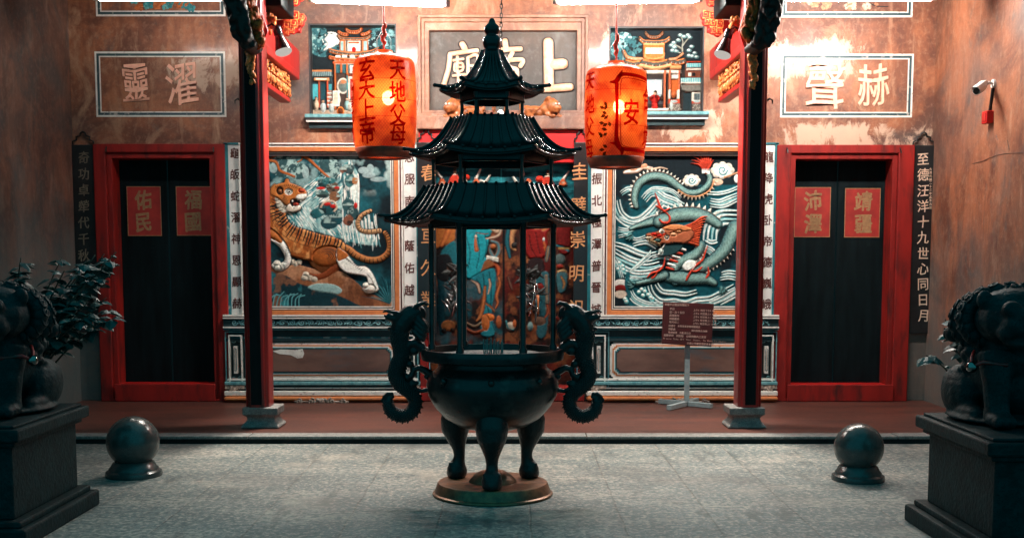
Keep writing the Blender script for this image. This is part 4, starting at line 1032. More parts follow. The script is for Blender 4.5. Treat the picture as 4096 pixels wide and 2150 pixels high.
def roof(P, pts, w, c=S('#46463f'), tip=ol, lay=1):
    P.stroke(pts, w, c, .05, layer=lay, edge=S('#15110f'))
    P.stroke([(x, y-w*.9) for x, y in pts], w*.28, tip, .06, layer=lay); P.stroke([(x, y+w*.95) for x, y in pts], w*.22, ol, .06, layer=lay)
    q = spline(pts, 8)
    for i in range(0, len(q), 2): P.disc(q[i][0], q[i][1]+w*.45, w*.16, w*.3, S('#a9a79c') if i % 4 else oc, .055)
def foliage(P, spots, seed):
    for k, (x, y, rx, ry, c) in enumerate(spots):
        m = (((P.X-x)/rx)**2+((P.Y-y)/ry)**2 < 1)*1.
        P.mottle(m, S('#2c5f66'), 22, seed+k, .42, .55, .9); P.mottle(m, S(c), 26, seed+40+k, .53, .62, .95)
ln, inner = niche('ln', (1226, 461, 1594, 500), 'recessed painted pagoda scene, partly hidden by the hanging lantern with four column lettering' if False else 'recessed pagoda scene with a grey tiled side house and round window')
P = Paint(1238, 100, 1580, 461, 800, 0, 2.2533, 2.2, S('#0f1b20'))
foliage(P, [(1010,310,80,110,'#9fc0bd'),(1080,400,120,90,'#6f9c9c'),(1160,330,80,70,'#e3e3da'),(1560,350,70,60,'#8cb4b4'),(1700,330,80,90,'#7fb0b2'),(1720,440,60,60,'#6aa0a2'),(1040,250,80,40,'#4d7f84'),(1600,260,90,40,'#4d7f84'),(1200,390,60,60,'#c9d6d0')], 5)
P.poly([(1100,330),(1150,285),(1210,300),(1225,360),(1170,400),(1090,430),(1130,370)], S('#cfd6cf'), .02, dome=8)
P.rect(975,975,1770,1045,S('#a08b76'),.03)
L1 = dict(layer=1)
P.rect(1240,330,1500,460,S('#b0653a'),.03,**L1); P.rect(1295,330,1440,440,ow,.035,**L1)
for x in (1300,1430): P.rect(x,340,x+14,440,P_dk,.04,**L1)
P.rect(1320,355,1420,372,S('#a44a28'),.04,**L1); P.disc(1370,425,20,26,S('#b01c16'),.045,**L1); P.rect(1250,350,1275,440,S('#7fa9a8'),.035,**L1); P.rect(1460,350,1490,440,S('#7fa9a8'),.035,**L1)
roof(P, [(1228,300),(1260,322),(1370,330),(1480,322),(1520,300)], 11); roof(P, [(1232,262),(1270,285),(1310,288)], 12, oc); roof(P, [(1440,288),(1480,282),(1518,260)], 12, oc); roof(P, [(1300,240),(1330,262),(1370,266),(1410,262),(1440,240)], 13, oc)
P.rect(1180,520,1590,975,S('#6c3320'),.01); P.rect(1190,500,1580,560,ow,.03,**L1)
roof(P, [(1148,432),(1200,448),(1290,462),(1370,470),(1450,462),(1530,448),(1592,420)], 16); roof(P, [(1146,495),(1220,512),(1310,524),(1400,524),(1500,505),(1580,480)], 14, oc)
for x in (1200,1260,1330,1420,1500): P.rect(x,478,x+46,500,ow,.05)
P.rect(1175,532,1600,556,S('#c0552e'),.05,**L1); P.rect(1200,560,1590,640,S('#2c5a60'),.02); P.rect(1330,568,1440,640,ow,.03,**L1)
for x in (1186,1245,1300,1450): P.rect(x,556,x+16,975,S('#b5602f'),.06,**L1)
P.rect(1205,640,1300,975,S('#3a2c26'),.01); P.disc(1265,755,56,72,S('#c9c2b4'),.03); P.disc(1265,755,44,58,S('#5c6a66'),.03); P.mottle((((P.X-1265)/44)**2+((P.Y-755)/58)**2<1)*1., S('#b66f45'), 20, 81, .5,.6,.9)
P.rect(1318,670,1420,960,ow,.02); P.rect(1300,660,1312,900,S('#3b8d94'),.03); P.rect(1330,690,1350,880,S('#a43222'),.03)
P.rect(985,670,1165,975,S('#24343a'),.01); P.poly([(985,630),(1160,625),(1170,672),(978,675)], S('#70898a'), .06, smooth=False, **L1)
for x in range(990,1165,20): P.stroke([(x,632),(x-6,672)],3,S('#2e4144'),None,smooth=False)
P.rect(985,608,1165,630,S('#b5764a'),.065,**L1); P.rect(1000,682,1140,712,S('#cf8a58'),.06,**L1); P.rect(1020,690,1120,704,ow,.062)
for x in (1038,1116): P.rect(x,712,x+16,960,S('#a8472a'),.05,**L1)
P.rect(985,740,1036,880,S('#4aa3ad'),.02); P.rect(1060,740,1110,930,S('#173f48'),.0); P.rect(1136,740,1160,900,S('#3c8f98'),.02)
for k in range(9): P.rect(1122,800+k*18,1162,811+k*18,ow if k%2 else S('#b9603c'),.045)
for x,y,c in ((1018,930,'#cbb49a'),(1158,960,'#a9b7b3'),(1215,880,'#d8cfbf'),(1300,935,'#7fa3a3'),(1335,950,'#c7c0b2'),(1080,955,'#b8c6c4')):
    P.disc(x,y,26,48,S(c),.07,layer=2); P.disc(x,y-55,13,15,S('#c9a184'),.075,layer=2); P.disc(x,y-68,12,7,S('#2a1d18'),.075,layer=2)
P.rect(1170,800,1232,945,S('#e2ddd0'),.05,**L1); P.rect(1180,815,1222,930,S('#cdbba6'),.052)
P.disc(1240,990,34,44,S('#c9702f'),.07,layer=2); P.disc(1240,990,24,32,S('#5c2c16'),.07)
P.meshes(YW+.12, ['painted_backdrop','pagoda_relief','figure_relief'], M['relief'], ln, inner)
rn, inner = niche('rn', (2428, 450, 2830, 486), 'recessed pagoda scene with a seated red robed figure and flowering tree')
P = Paint(2442, 111, 2813, 450, 2300, 0, 1.9311, 2.2, S('#0e1a20'))
foliage(P, [(350,300,70,80,'#8fb5b5'),(390,265,60,40,'#a8c6c4'),(340,370,60,50,'#6f9fa2'),(470,330,70,70,'#3c6b70'),(300,330,30,100,'#4d7f84'),(400,420,80,60,'#4f8085')], 15)
tr = S('#8b8b80')
for pts in ([(850,400),(845,340),(850,300),(835,260)], [(850,330),(880,290),(905,270)], [(848,360),(800,330),(770,320)], [(850,395),(800,380)]): P.stroke(pts,[6,3],tr,.03)
for x,y in ((830,250),(860,262),(890,250),(905,268),(780,310),(760,330),(785,345),(800,375),(770,370),(920,340),(900,370),(945,390),(900,410),(925,415),(960,420),(815,290)):
    P.disc(x,y,20,13,S('#5d7f80'),.03); P.disc(x-4,y-4,10,7,S('#d3dcd8'),.036)
L1 = dict(layer=1)
P.rect(405,520,1000,850,S('#2a2320'),.0)
P.rect(540,318,705,445,S('#b5642f'),.04,**L1); P.rect(556,352,692,398,ow,.044,**L1)
for k in range(8): P.rect(556+k*18,352,558+k*18,398,S('#6d5a48'),.046)
P.rect(556,373,692,376,S('#6d5a48'),.046); P.stroke([(548,395),(560,425),(620,440),(690,425),(702,395)],8,S('#c98450'),.055,**L1)
roof(P, [(512,278),(545,302),(620,308),(700,302),(742,278)], 14); roof(P, [(556,232),(585,262),(620,268),(660,262),(692,232)], 9)
P.rect(540,318,705,330,S('#d99a66'),.05)
roof(P, [(388,378),(412,420),(460,436),(530,438)], 12, S('#b58a6a')); roof(P, [(405,465),(460,478),(530,470)], 20); roof(P, [(545,468),(640,482),(745,462)], 24); roof(P, [(750,455),(810,465),(862,452)], 20); roof(P, [(745,440),(800,432),(850,395)], 8, S('#b58a6a'))
P.rect(425,495,525,520,S('#d08a58'),.06,**L1); P.stroke([(522,490),(640,512),(750,488)],14,S('#d8a070'),.065,**L1); P.rect(750,490,838,520,S('#d08a58'),.06,**L1)
P.rect(545,525,840,550,ow,.03)
for x in (548,702,740,815): P.rect(x,525,x+17,825,S('#b9603f'),.06,**L1)
P.rect(568,590,700,790,S('#3b3b40'),.0); P.rect(570,600,690,730,S('#a9c0c2'),.01); P.mottle(((P.X>570)&(P.X<690)&(P.Y>600)&(P.Y<730))*1., S('#e0dcd2'), 16, 91,.45,.6,.9)
P.rect(760,600,815,690,S('#b85a26'),.01); P.rect(760,560,815,590,ow,.02)
P.rect(560,825,780,850,ow,.08,**L1)
P.rect(872,470,1000,700,S('#6c3a2a'),.02); P.rect(880,470,1000,505,S('#3fa3ad'),.05,**L1); P.rect(835,585,1000,622,S('#3fa3ad'),.05,**L1)
for x in range(840,1000,14): P.rect(x,588,x+4,620,ow,.055); P.rect(x+40,474,x+43,502,ow,.055)
P.rect(880,455,1000,468,S('#a83a22'),.055,**L1); P.rect(835,622,1000,634,ow,.055,**L1); P.rect(880,512,1000,526,ow,.05,**L1); P.rect(925,545,950,572,P_dk,.03); P.rect(895,545,918,572,ow,.03)
P.poly([(830,640),(1000,640),(1000,690),(980,692),(900,698),(845,685)], S('#6c6a62'), .06, smooth=False, **L1)
P.rect(860,700,925,840,S('#1b2b30'),.0); P.rect(925,700,1000,770,ow,.04,**L1); P.rect(940,708,990,760,S('#26343a'),.03)
for k in range(4): P.rect(945+k*12,708,948+k*12,760,S('#8c9d9c'),.045)
for a, b in ((740,832),(925,1000)):
    P.rect(a,755 if a<800 else 768,b,850,S('#4a4440'),.05,**L1)
    for j in range(5):
        for i in range(6): P.rect(a+4+i*16+(8 if j%2 else 0),792+j*12,a+16+i*16+(8 if j%2 else 0),801+j*12,S('#9a9488') if (i+j)%3 else S('#6d6862'),.052)
    P.rect(a,755 if a<800 else 768,b,788,S('#b8452c'),.055,**L1); P.disc((a+b)/2,772,26,11,S('#9cb0ae'),.058)
P.rect(738,680,760,750,ow,.06,**L1); P.rect(808,680,830,750,ow,.06,**L1); P.disc(784,712,22,30,S('#b56038'),.05)
P.disc(634,745,42,30,S('#a01d18'),.08,layer=2); P.disc(634,760,26,50,S('#a01d18'),.085,layer=2); P.rect(610,790,655,830,S('#b3261c'),.09,layer=2)
P.disc(636,706,13,16,S('#c9a184'),.09,layer=2); P.disc(636,692,13,8,P_dk,.09,layer=2); P.rect(632,720,642,745,P_dk,.095); P.disc(608,742,14,16,S('#7a1512'),.09); P.disc(690,740,10,26,S('#3b2a24'),.06,layer=2); P.disc(764,800,12,40,S('#b9c6c2'),.08,layer=2)
P.meshes(YW+.12, ['painted_backdrop','pagoda_relief','figure_relief'], M['relief'], rn, inner)

# ------------------------------------------------------------------ middle door
h = HOLES['cd']
cd = thing('painted_door', 'tall middle double door painted with robed guardians, seen behind the censer', 'door', ((h[0]+h[1])/2, YW, PZ))
q = pr(1676, 522, 2342, 650); MB().box(q[0], q[1], YW-.06, YW, h[3]-.05, q[3]-.002).build('lintel', M['bright_red'], cd, bevel=.006)
MB().box(h[0], h[1], YW-.02, YW+.1, Z(650,YW), h[3]-.051).build('lintel_step', M['bright_red'], cd, bevel=.004)
q2 = pr(1676, 650, 2342, 1610)
for a, b in ((q2[0], h[0]+.02), (h[1]-.02, q2[1])): MB().box(a, b, YW-.055, YW+.1, PZ, h[3]-.052).build('jamb', M['door_red'], cd, bevel=.006)
MB().box(q2[0], q2[1], YW-.075, YW+.12, PZ-.002, PZ+.13).build('threshold', M['door_red'], cd, bevel=.008)
zt = Z(800, YW+.14)
P = Paint(1735, 645, 2295, 805, 1480, 420, 2.504, 2.4, S('#0d333c'))
one = np.ones((P.H,P.W)); P.mottle(one, S('#2a8a94'), 7, 6, .45, .65, .85); P.rect(1316,500,1326,1000,S('#2b8b93'),.0)
def figm(P, x, y, c, lay=1, hat=True):
    P.poly([(x-60,y+110),(x-40,y+20),(x-10,y-10),(x+15,y-10),(x+40,y+20),(x+55,y+110)], c, .05, dome=8, layer=lay); P.disc(x+2,y-32,16,20,S('#c9a98c'),.06,layer=lay)
    if hat: P.disc(x+2,y-58,13,18,S('#5a3a2a'),.06,layer=lay)
    P.rect(x-26,y-14,x+26,y-4,S('#d8cab8'),.06,layer=lay)
figm(P, 885, 700, S('#b53524')); figm(P, 1755, 720, S('#b53524')); P.disc(995,720,32,32,S('#c9301e'),.06,layer=1); P.disc(985,765,18,30,S('#cfc3b0'),.05,layer=1); P.disc(1680,740,36,38,S('#c23222'),.06,layer=1)
for a, b, c, d in ((755,720,715,655),(1085,735,1125,640),(1165,790,1215,700),(1465,780,1435,720),(1525,690,1518,650),(1905,740,1950,660),(1130,760,1165,770)): P.stroke([(a,b),(c,d)],[15,9],S('#d9d4c8'),.05,layer=1,smooth=False)
for x, y in ((770,770),(1090,770),(1580,770),(1900,770)): P.poly([(x-34,y+40),(x-20,y-25),(x+10,y-30),(x+36,y+40)],S('#b8552f'),.045,dome=6,layer=1); P.disc(x,y+10,14,10,S('#d8b49a'),.05)
P.meshes(YW+.11, ['transom_painting','transom_figures'], M['relief'], cd, (h[0]+.02, h[1]-.02, zt, Z(650,YW+.11)))
MB().box(h[0]+.02, h[1]-.02, YW+.10, YW+.18, zt-.05, zt).build('transom_rail', M['dark_wood'], cd)
# two painted leaves
c_robe, c_red2, c_gold, c_skin, c_brn = S('#1d8a95'), S('#7c1b18'), S('#b4763c'), S('#c08a5c'), S('#4c261a')
P = Paint(1735, 815, 2295, 1615, 1650, 880, 2.504, 2.6, S('#1c1615'))
one = np.ones((P.H,P.W)); P.mottle(one, S('#5c2a1e'), 8, 7, .42,.6,.8); P.mottle(one, S('#8a5130'), 14, 17, .54,.66,.7); P.mottle(one*(P.X<920), S('#15505a'), 9, 27, .5,.64,.75); P.mottle(one*(P.X>920), S('#5a1512'), 9, 37, .48,.62,.75)
def ribbon(pts, w, c, c2): P.stroke(pts, w, c2, .012, c_in=c); 
# left guardian
P.poly([(270,-60),(460,-60),(460,130),(440,220),(330,270),(270,280)], S('#a8622f'), .01, dome=20); ribbon([(380,-40),(400,80),(370,180),(330,270)],[24,30,18],S('#c8743c'),S('#8a4424'))
P.poly([(330,330),(440,220),(470,300),(470,480),(400,520),(340,420)], S('#1c5f69'), .01, dome=20)
P.poly([(520,-60),(900,-60),(880,60),(800,130),(770,260),(740,380),(770,470),(700,560),(600,640),(540,560),(520,300)], c_robe, .03, dome=40)
for pts in ([(560,150),(600,350),(580,520)],[(660,140),(690,330),(660,520)],[(740,150),(760,300),(720,430)]): P.stroke(pts,5,S('#125963'),.03)
ribbon([(780,60),(850,110),(890,80),(880,0)],[16,28,26,16],S('#c3a488'),S('#7d5b45')); ribbon([(755,190),(830,180),(880,140),(890,60)],[12,18,16,10],S('#bfa58e'),S('#6a4a3a'))
P.stroke([(655,130),(740,145),(770,140)],5,S('#7e4730'),.034); P.stroke([(655,160),(652,230),(662,320)],[7,13,22],S('#8a4327'),.04,c_in=S('#b8683f')); P.disc(655,175,10,22,S('#c9b49c'),.045)
ribbon([(800,220),(860,250),(870,330),(830,400),(790,330),(795,270)],[14,20,20,14],S('#34707a'),S('#6e4a38')); P.disc(815,285,26,30,S('#9b5a34'),.04)
for k in range(4): P.stroke([(760,388+k*14),(810,398+k*15),(862,410+k*13)],7,S('#d5cfc2'),.05)
ribbon([(830,460),(870,530),(860,600)],[16,20,8],S('#b8552f'),S('#7c3420')); P.poly([(700,560),(740,440),(800,430),(830,490),(780,520),(700,580)], S('#7d4a2c'), .03, dome=12)
P.poly([(600,640),(700,560),(800,520),(840,560),(840,760),(800,1000),(830,1250),(700,1250),(720,1000),(700,760),(650,700)], S('#1c6d78'), .02, dome=20)
for pts in ([(720,580),(740,760),(770,980),(830,1200)],[(780,560),(800,760),(790,940)],[(660,640),(700,720),(720,800)]): P.stroke(pts,6,S('#0f454e'),.02)
ribbon([(610,650),(670,700),(690,790)],[8,20,10],S('#b69a84'),S('#6a4a3a')); ribbon([(780,640),(790,700),(770,800)],[8,12,6],S('#c2a184'),S('#7b5a45'))
ribbon([(740,720),(730,860),(710,980),(690,1060),(660,1100)],[12,20,24,20,12],S('#b0683a'),S('#5a2f1c')); ribbon([(870,620),(880,700),(850,820),(860,900),(840,960)],[10,14,18,14,8],S('#b4653a'),S('#5a2f1c')); ribbon([(740,900),(800,950),(830,1000)],[10,14,8],S('#8d5230'),S('#4b2a1c'))
P.disc(770,1060,60,44,S('#c0662f'),.03); P.disc(745,1120,40,90,S('#a85a2c'),.028); P.disc(870,1110,26,70,S('#9c5230'),.026); P.stroke([(560,1120),(640,1160),(700,1120)],12,S('#7f6650'),.02); P.stroke([(550,1180),(640,1230),(720,1200)],16,S('#7a3a22'),.02)
P.stroke([(300,560),(330,760),(320,1000),(330,1240)],[24,34,30,22],S('#123f49'),.014); P.disc(390,1150,66,60,S('#a8683c'),.03); P.disc(350,1210,26,30,S('#1a1613'),.032); P.disc(430,1200,20,26,S('#241c18'),.032); P.poly([(250,430),(380,360),(440,480),(400,640),(300,640)],S('#17191c'),.016,dome=14); P.disc(420,520,40,60,S('#4a3228'),.02)
# right guardian
for dx in (0,):
    ribbon([(985,-20),(1020,60),(990,160),(1000,280),(1030,320)],[24,36,30,26,10],S('#c08a5c'),S('#5d3a2a')); ribbon([(960,90),(950,240),(975,400)],[20,24,14],S('#1f5c66'),S('#0f2f36')); P.disc(1015,270,26,34,S('#22201e'),.03)
    P.poly([(1080,-60),(1430,-60),(1400,60),(1330,130),(1330,330),(1270,420),(1200,430),(1140,380),(1100,200)], c_red2, .03, dome=34)
    ribbon([(1150,40),(1210,70),(1280,60),(1290,10)],[16,26,24,12],S('#c88a58'),S('#7f3c28')); ribbon([(1290,100),(1330,60),(1350,0)],[18,28,20],S('#c07848'),S('#7a3a26'))
    for pts in ([(1160,160),(1180,300),(1230,400)],[(1220,140),(1240,260),(1260,360)]): P.stroke(pts,5,S('#4b0f10'),.03)
    P.disc(1295,205,10,24,S('#b9c0ba'),.045); P.stroke([(1295,230),(1305,270),(1318,320)],[8,12,18],S('#a3502c'),.04)
    P.poly([(1420,20),(1540,20),(1540,330),(1440,330)], S('#6d1a18'), .03, dome=14); ribbon([(1420,270),(1480,290),(1530,330)],[12,16,12],S('#2f7f8c'),S('#155058')); ribbon([(1440,300),(1530,300)],[14,14],S('#b48a4c'),S('#6a4a2a'))
    ribbon([(1340,290),(1330,360),(1320,440)],[14,20,12],S('#8d6a48'),S('#28606a')); P.poly([(1150,440),(1250,400),(1300,460),(1290,620),(1210,700),(1150,640)],S('#25191a'),.02,dome=20)
    P.poly([(1210,640),(1330,560),(1350,800),(1320,1250),(1230,1250),(1260,900)], S('#2a5a62'), .02, dome=18); ribbon([(1270,880),(1240,960),(1230,860),(1300,780)],[10,16,14,8],S('#2e7b88'),S('#123f49')); P.stroke([(1320,600),(1325,800),(1330,1000)],14,S('#7c6a58'),.03)
    P.disc(1450,420,50,60,S('#4c5a58'),.025); P.disc(1450,500,30,26,S('#8f2a20'),.03); P.disc(1470,560,46,26,S('#a08258'),.03); P.poly([(1420,580),(1520,580),(1500,760),(1440,780)],S('#3d6a70'),.02,dome=12); ribbon([(1460,610),(1490,680),(1480,740)],[8,14,8],S('#b9824c'),S('#6a3c22'))
    P.disc(1260,740,40,60,S('#7c2019'),.025); ribbon([(1330,920),(1340,1000),(1310,1060)],[12,18,10],S('#9c4a30'),S('#4a2018')); P.disc(1260,1100,60,50,S('#6c5040'),.025); P.disc(1170,1160,26,50,S('#7b9a98'),.03); P.disc(985,1160,44,50,S('#a39482'),.03); P.disc(1020,1130,18,44,S('#b05a30'),.03); P.stroke([(940,1100),(960,1180),(1010,1200)],8,S('#3b7a80'),.03)
    P.disc(1470,1140,30,34,S('#a8602f'),.03); P.stroke([(1420,1060),(1460,1110),(1440,1200)],10,S('#7c2a20'),.02); ribbon([(960,620),(980,700),(1000,760)],[8,14,6],S('#6d4a3c'),S('#2a1a18'))
P.rect(905,-200,928,2000,S('#0d0e10'),.0)
P.l[:, P.gx > 916] = 1
ob = P.meshes(YW+.15, ['door_leaf','door_leaf'], M['relief'], cd, (h[0]+.02, h[1]-.02, PZ+.10, zt-.05))
if len(ob) == 2: ob[0]['label'] = 'door leaf with a teal robed guardian'; ob[1]['label'] = 'door leaf with a red robed guardian'
couplet_board((1668,570,1742,1330), 1712, '春秋亘久業', 690, 1195, 62, M['goldpaint'], 'black couplet board with gold characters at the edge of the teal guardian door leaf', Y=YW-.06, pxa=1714, thick=.025)
couplet_board((2296,570,2352,1330), 2302, '圭璧崇明祀', 684, 1230, 66, M['goldpaint'], 'black couplet board with gold characters at the edge of the red guardian door leaf', Y=YW-.06, pxa=2318, thick=.025)
EXPOSURE = -.08
SPOT = 540.
# ------------------------------------------------------------------ fluorescent lamps under the eaves
YT = 9.28
def tube_lamp(px0, px1, py0, py1, strength, label):
    a, b = at(px0, py0, YT), at(px1, py1, YT)
    t = thing('fluorescent_lamp', label, 'lamp', ((a+b)/2))
    MB().tube([a, b], .024, 12).build('tube', emit('lit_tube', (1.,.94,.86), strength), t, smooth=True)
    mb = MB(); n = (b-a).normalized(); A, B = a-n*.03, b+n*.03
    mb.add([p+Vector(q) for p in (A,B) for q in ((0,-.04,.034),(0,.04,.034),(0,.03,.075),(0,-.03,.075))], [(0,3,2,1),(4,5,6,7),(0,1,5,4),(1,2,6,5),(2,3,7,6),(3,0,4,7)])
    mb.build('batten', M['whiteplastic'], t)
    mb = MB()
    for p in (A, B): mb.tube([p+Vector((0,0,-.02)), p+Vector((0,0,.05))], .026, 8)
    mb.build('lamp_holder', M['whiteplastic'], t)
    return t
TS = 385
tube_lamp(1262, 1770, -2, 17, TS, 'glowing fluorescent tube lamp over the gap between tiger bay and name board')
tube_lamp(2240, 2780, 6, -2, TS, 'glowing fluorescent tube lamp over the gap between name board and dragon bay')
tube_lamp(3150, 3720, -7, -9, TS*1.0, 'glowing fluorescent tube lamp over the plum blossom painting')
tube_lamp(400, 880, -9, -8, TS*.16, 'faint fluorescent tube lamp over the teal flower painting')
# eave roof
er = thing('eave_roof', 'dark timber eave roof above the porch', 'roof', (0, 9.3, 3.62))
MB().box(XL-.2, XR+.2, 8.0, YW+.3, 3.72, 3.80).build('roof_deck', M['dark_wood'], er)
for k in range(28): MB().box(XL+.14+k*.275, XL+.20+k*.275, 8.0, YW, 3.65, 3.72).build('rafter', M['dark_wood'], er)
MB().box(XL, XR, 8.78, 8.98, 3.50, 3.65).build('eave_beam', M['lac'], er)

# ------------------------------------------------------------------ columns
YC = 8.885
def column(px, bpx, d, label):
    """px: centre of the front face at row 450, bpx: centre of the base front; d: -1 left, 1 right"""
    xc, xb = X(px, 450, 8.79), X(bpx, 1640, 8.75)
    t = thing('column', label, 'column', (xb, YC, PZ), 'red columns of the porch')
    a, c = .088, .042
    sec = []; dy_ = .035
    for sx, sy in ((1,-1),(1,1),(-1,1),(-1,-1)):
        A = (sx*(a-c), sy*a); B = (sx*(a-c*.72), sy*(a-.004)); Cc = (sx*(a-c*.62), sy*(a-c*.42)); D = (sx*(a-c*.42), sy*(a-c*.62)); E_ = (sx*(a-.004), sy*(a-c*.72)); G = (sx*a, sy*(a-c))
        q = [A,B,Cc,D,E_,G]
        sec += q if sx*sy < 0 else q[::-1]
    sec = sorted(set(sec), key=lambda p: math.atan2(p[1],p[0]))
    mb = MB(); n = len(sec); z0, z1 = PZ+.155, 3.50
    mb.add([(xc+x, YC+y+math.copysign(dy_,y), z) for z in (z0, z1) for x, y in sec], [tuple(range(n-1,-1,-1)), tuple(range(n,2*n))]+[(i,(i+1)%n,(i+1)%n+n,i+n) for i in range(n)])
    mb.build('shaft', M['lac'], t)
    MB().box(xc-.040, xc+.040, YC-a-dy_-.008, YC-a-dy_+.001, z0+.02, 3.2).build('front_panel', M['dark_wood'], t, bevel=.003)
    b = .133; mb = MB()
    def sq(r, z): return [(xb-r,YC-r,z),(xb+r,YC-r,z),(xb+r,YC+r,z),(xb-r,YC+r,z)]
    prof = [(b*1.08,PZ),(b*1.08,PZ+.012),(b*.98,PZ+.03),(b*.84,PZ+.048),(b*.78,PZ+.066),(b*.80,PZ+.082),(b*.93,PZ+.096),(b,PZ+.10),(b,PZ+.148),(b*.97,PZ+.156)]
    vs = [p for r, z in prof for p in sq(r,z)]; m = len(prof)
    fs = [(j*4+k, j*4+(k+1)%4, (j+1)*4+(k+1)%4, (j+1)*4+k) for j in range(m-1) for k in range(4)]+[(3,2,1,0),tuple(range(4*m-4,4*m))]
    mb.add(vs, fs).build('stone_base', M['granite'], t, bevel=.006)
    # hook on the outer side
    h = at(968 if d < 0 else 3062, 400, YC-.02); mb = MB()
    mb.tube([h+Vector((-d*.02,0,-.05)), h+Vector((d*.0,0,-.01)), h+Vector((d*.03,-.01,.008)), h+Vector((d*.05,-.01,-.005)), h+Vector((d*.05,-.01,-.03))], [.007,.012,.008,.006,.004], 6)
    mb.build('hook', M['iron'], t)
    return t, xc
colL, xcL = column(1005, 1039, -1, 'red and black porch column near the tiger bay')
colR, xcR = column(3021, 2990, 1, 'red and black porch column near the dragon bay')
def clump(poly, Y0, Y1, n, r, seed, mb=None, fig=False):
    """small carved lumps filling a photo outline"""
    rr = random.Random(seed); mb = mb or MB(); xs = [p[0] for p in poly]; ys = [p[1] for p in poly]; k = 0
    def inside(x, y):
        c = False
        for i in range(len(poly)):
            x1,y1 = poly[i]; x2,y2 = poly[i-1]
            if (y1>y) != (y2>y) and x < (x2-x1)*(y-y1)/(y2-y1)+x1: c = not c
        return c
    while k < n:
        x, y = rr.uniform(min(xs),max(xs)), rr.uniform(min(ys),max(ys))
        if not inside(x,y): continue
        Y = rr.uniform(Y0,Y1); c = at(x,y,Y); q = rr.uniform(.6,1.3)*r
        mb.ball(c, (q*rr.uniform(.5,1.2), q*rr.uniform(.6,1.), q*rr.uniform(.8,1.9)), Matrix.Rotation(rr.uniform(-.7,.7),3,'Y'), 8, 6); k += 1
    return mb
def corbel(t, poly, gold1, gold2, d):
    mb = MB(); pts = [at(x,y,8.55) for x, y in spline(poly, 4, True)]; mb.prism([(p.x,p.z) for p in pts], 8.52, 8.76)
    clump([(3010 if False else x*.0+sum(p[0] for p in poly)/len(poly)+(x-sum(p[0] for p in poly)/len(poly))*.8, y) for x, y in poly], 8.49, 8.53, 60, .022, 5 if d<0 else 6, mb)
    o = mb.build('carved_corbel', M['dark_carve'], t, smooth=True); remesh(o, .010, 4, .5)
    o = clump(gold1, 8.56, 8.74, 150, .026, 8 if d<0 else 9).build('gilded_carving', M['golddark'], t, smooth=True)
    o = clump(gold2, YC-.145, YC-.12, 60, .017, 12 if d<0 else 13).build('gilded_drop', M['gold'], t, smooth=True)
corbel(colL, [(888,-60),(891,0),(902,40),(915,84),(926,129),(930,150),(955,170),(968,196),(990,204),(1010,196),(1030,178),(1016,150),(998,80),(986,0),(984,-60)],
       [(984,-40),(1000,-40),(1012,40),(1030,60),(1046,110),(1050,178),(1030,178),(1014,130),(1000,70),(986,10)], [(986,175),(1012,175),(1016,330),(1004,332),(990,260)], -1)
corbel(colR, [(3136,-60),(3133,0),(3129,33),(3123,67),(3108,110),(3104,133),(3096,160),(3079,168),(3073,184),(3056,198),(3034,204),(3012,194),(2996,182),(3014,150),(3022,100),(3040,0),(3042,-60)],
       [(3042,-40),(3006,-40),(3002,20),(2990,70),(2976,110),(2974,160),(2998,182),(3014,140),(3022,90),(3038,10)], [(3000,180),(3026,180),(3026,320),(3008,345),(3000,260)], 1)

# ------------------------------------------------------------------ tie beams with gilded spandrels, cloud brackets, lamps
def coil_plate(t, lobes, Y, d, red, extra):
    """a scalloped red board with gilt meander coils"""
    mb, gb = MB(), MB()
    for k, (px, py, r) in enumerate(lobes):
        c = at(px, py, Y); R = r*Y/F
        mb.lathe([(R*.9,-.03),(R,-.022),(R,.022),(R*.9,.03)], (0,0,0), 14)
        nv = 14*4; vs = mb.v[-nv:]
        mb.v[-nv:] = [(c.x+v[0], c.y+v[2]+.002*(k%4), c.z+v[1]) for v in vs]
        sp = [(c.x+a*R*.72, Y-.036, c.z+b*R*.72) for a, b in ((-1,-1),(1,-1),(1,1),(-.6,1),(-.6,-.4),(.45,-.4),(.45,.45),(-.1,.4))]
        gb.tube(sp, R*.10, 5)
        for a in (0,1,2):
            an = -PI/2+d*(a-.6)*.9
            gb.ball((c.x-d*0+R*.95*math.cos(an), Y-.025, c.z+R*.95*math.sin(an)), R*.11, nu=7, nv=5)
    o = mb.build('cloud_bracket', M['bright_red'], t, smooth=False, angle=40); gb.build('gilt_coil', M['gold'], o, smooth=True)
M['lampface'] = emit('lit_lamp_face', (1.,.93,.84), .55)
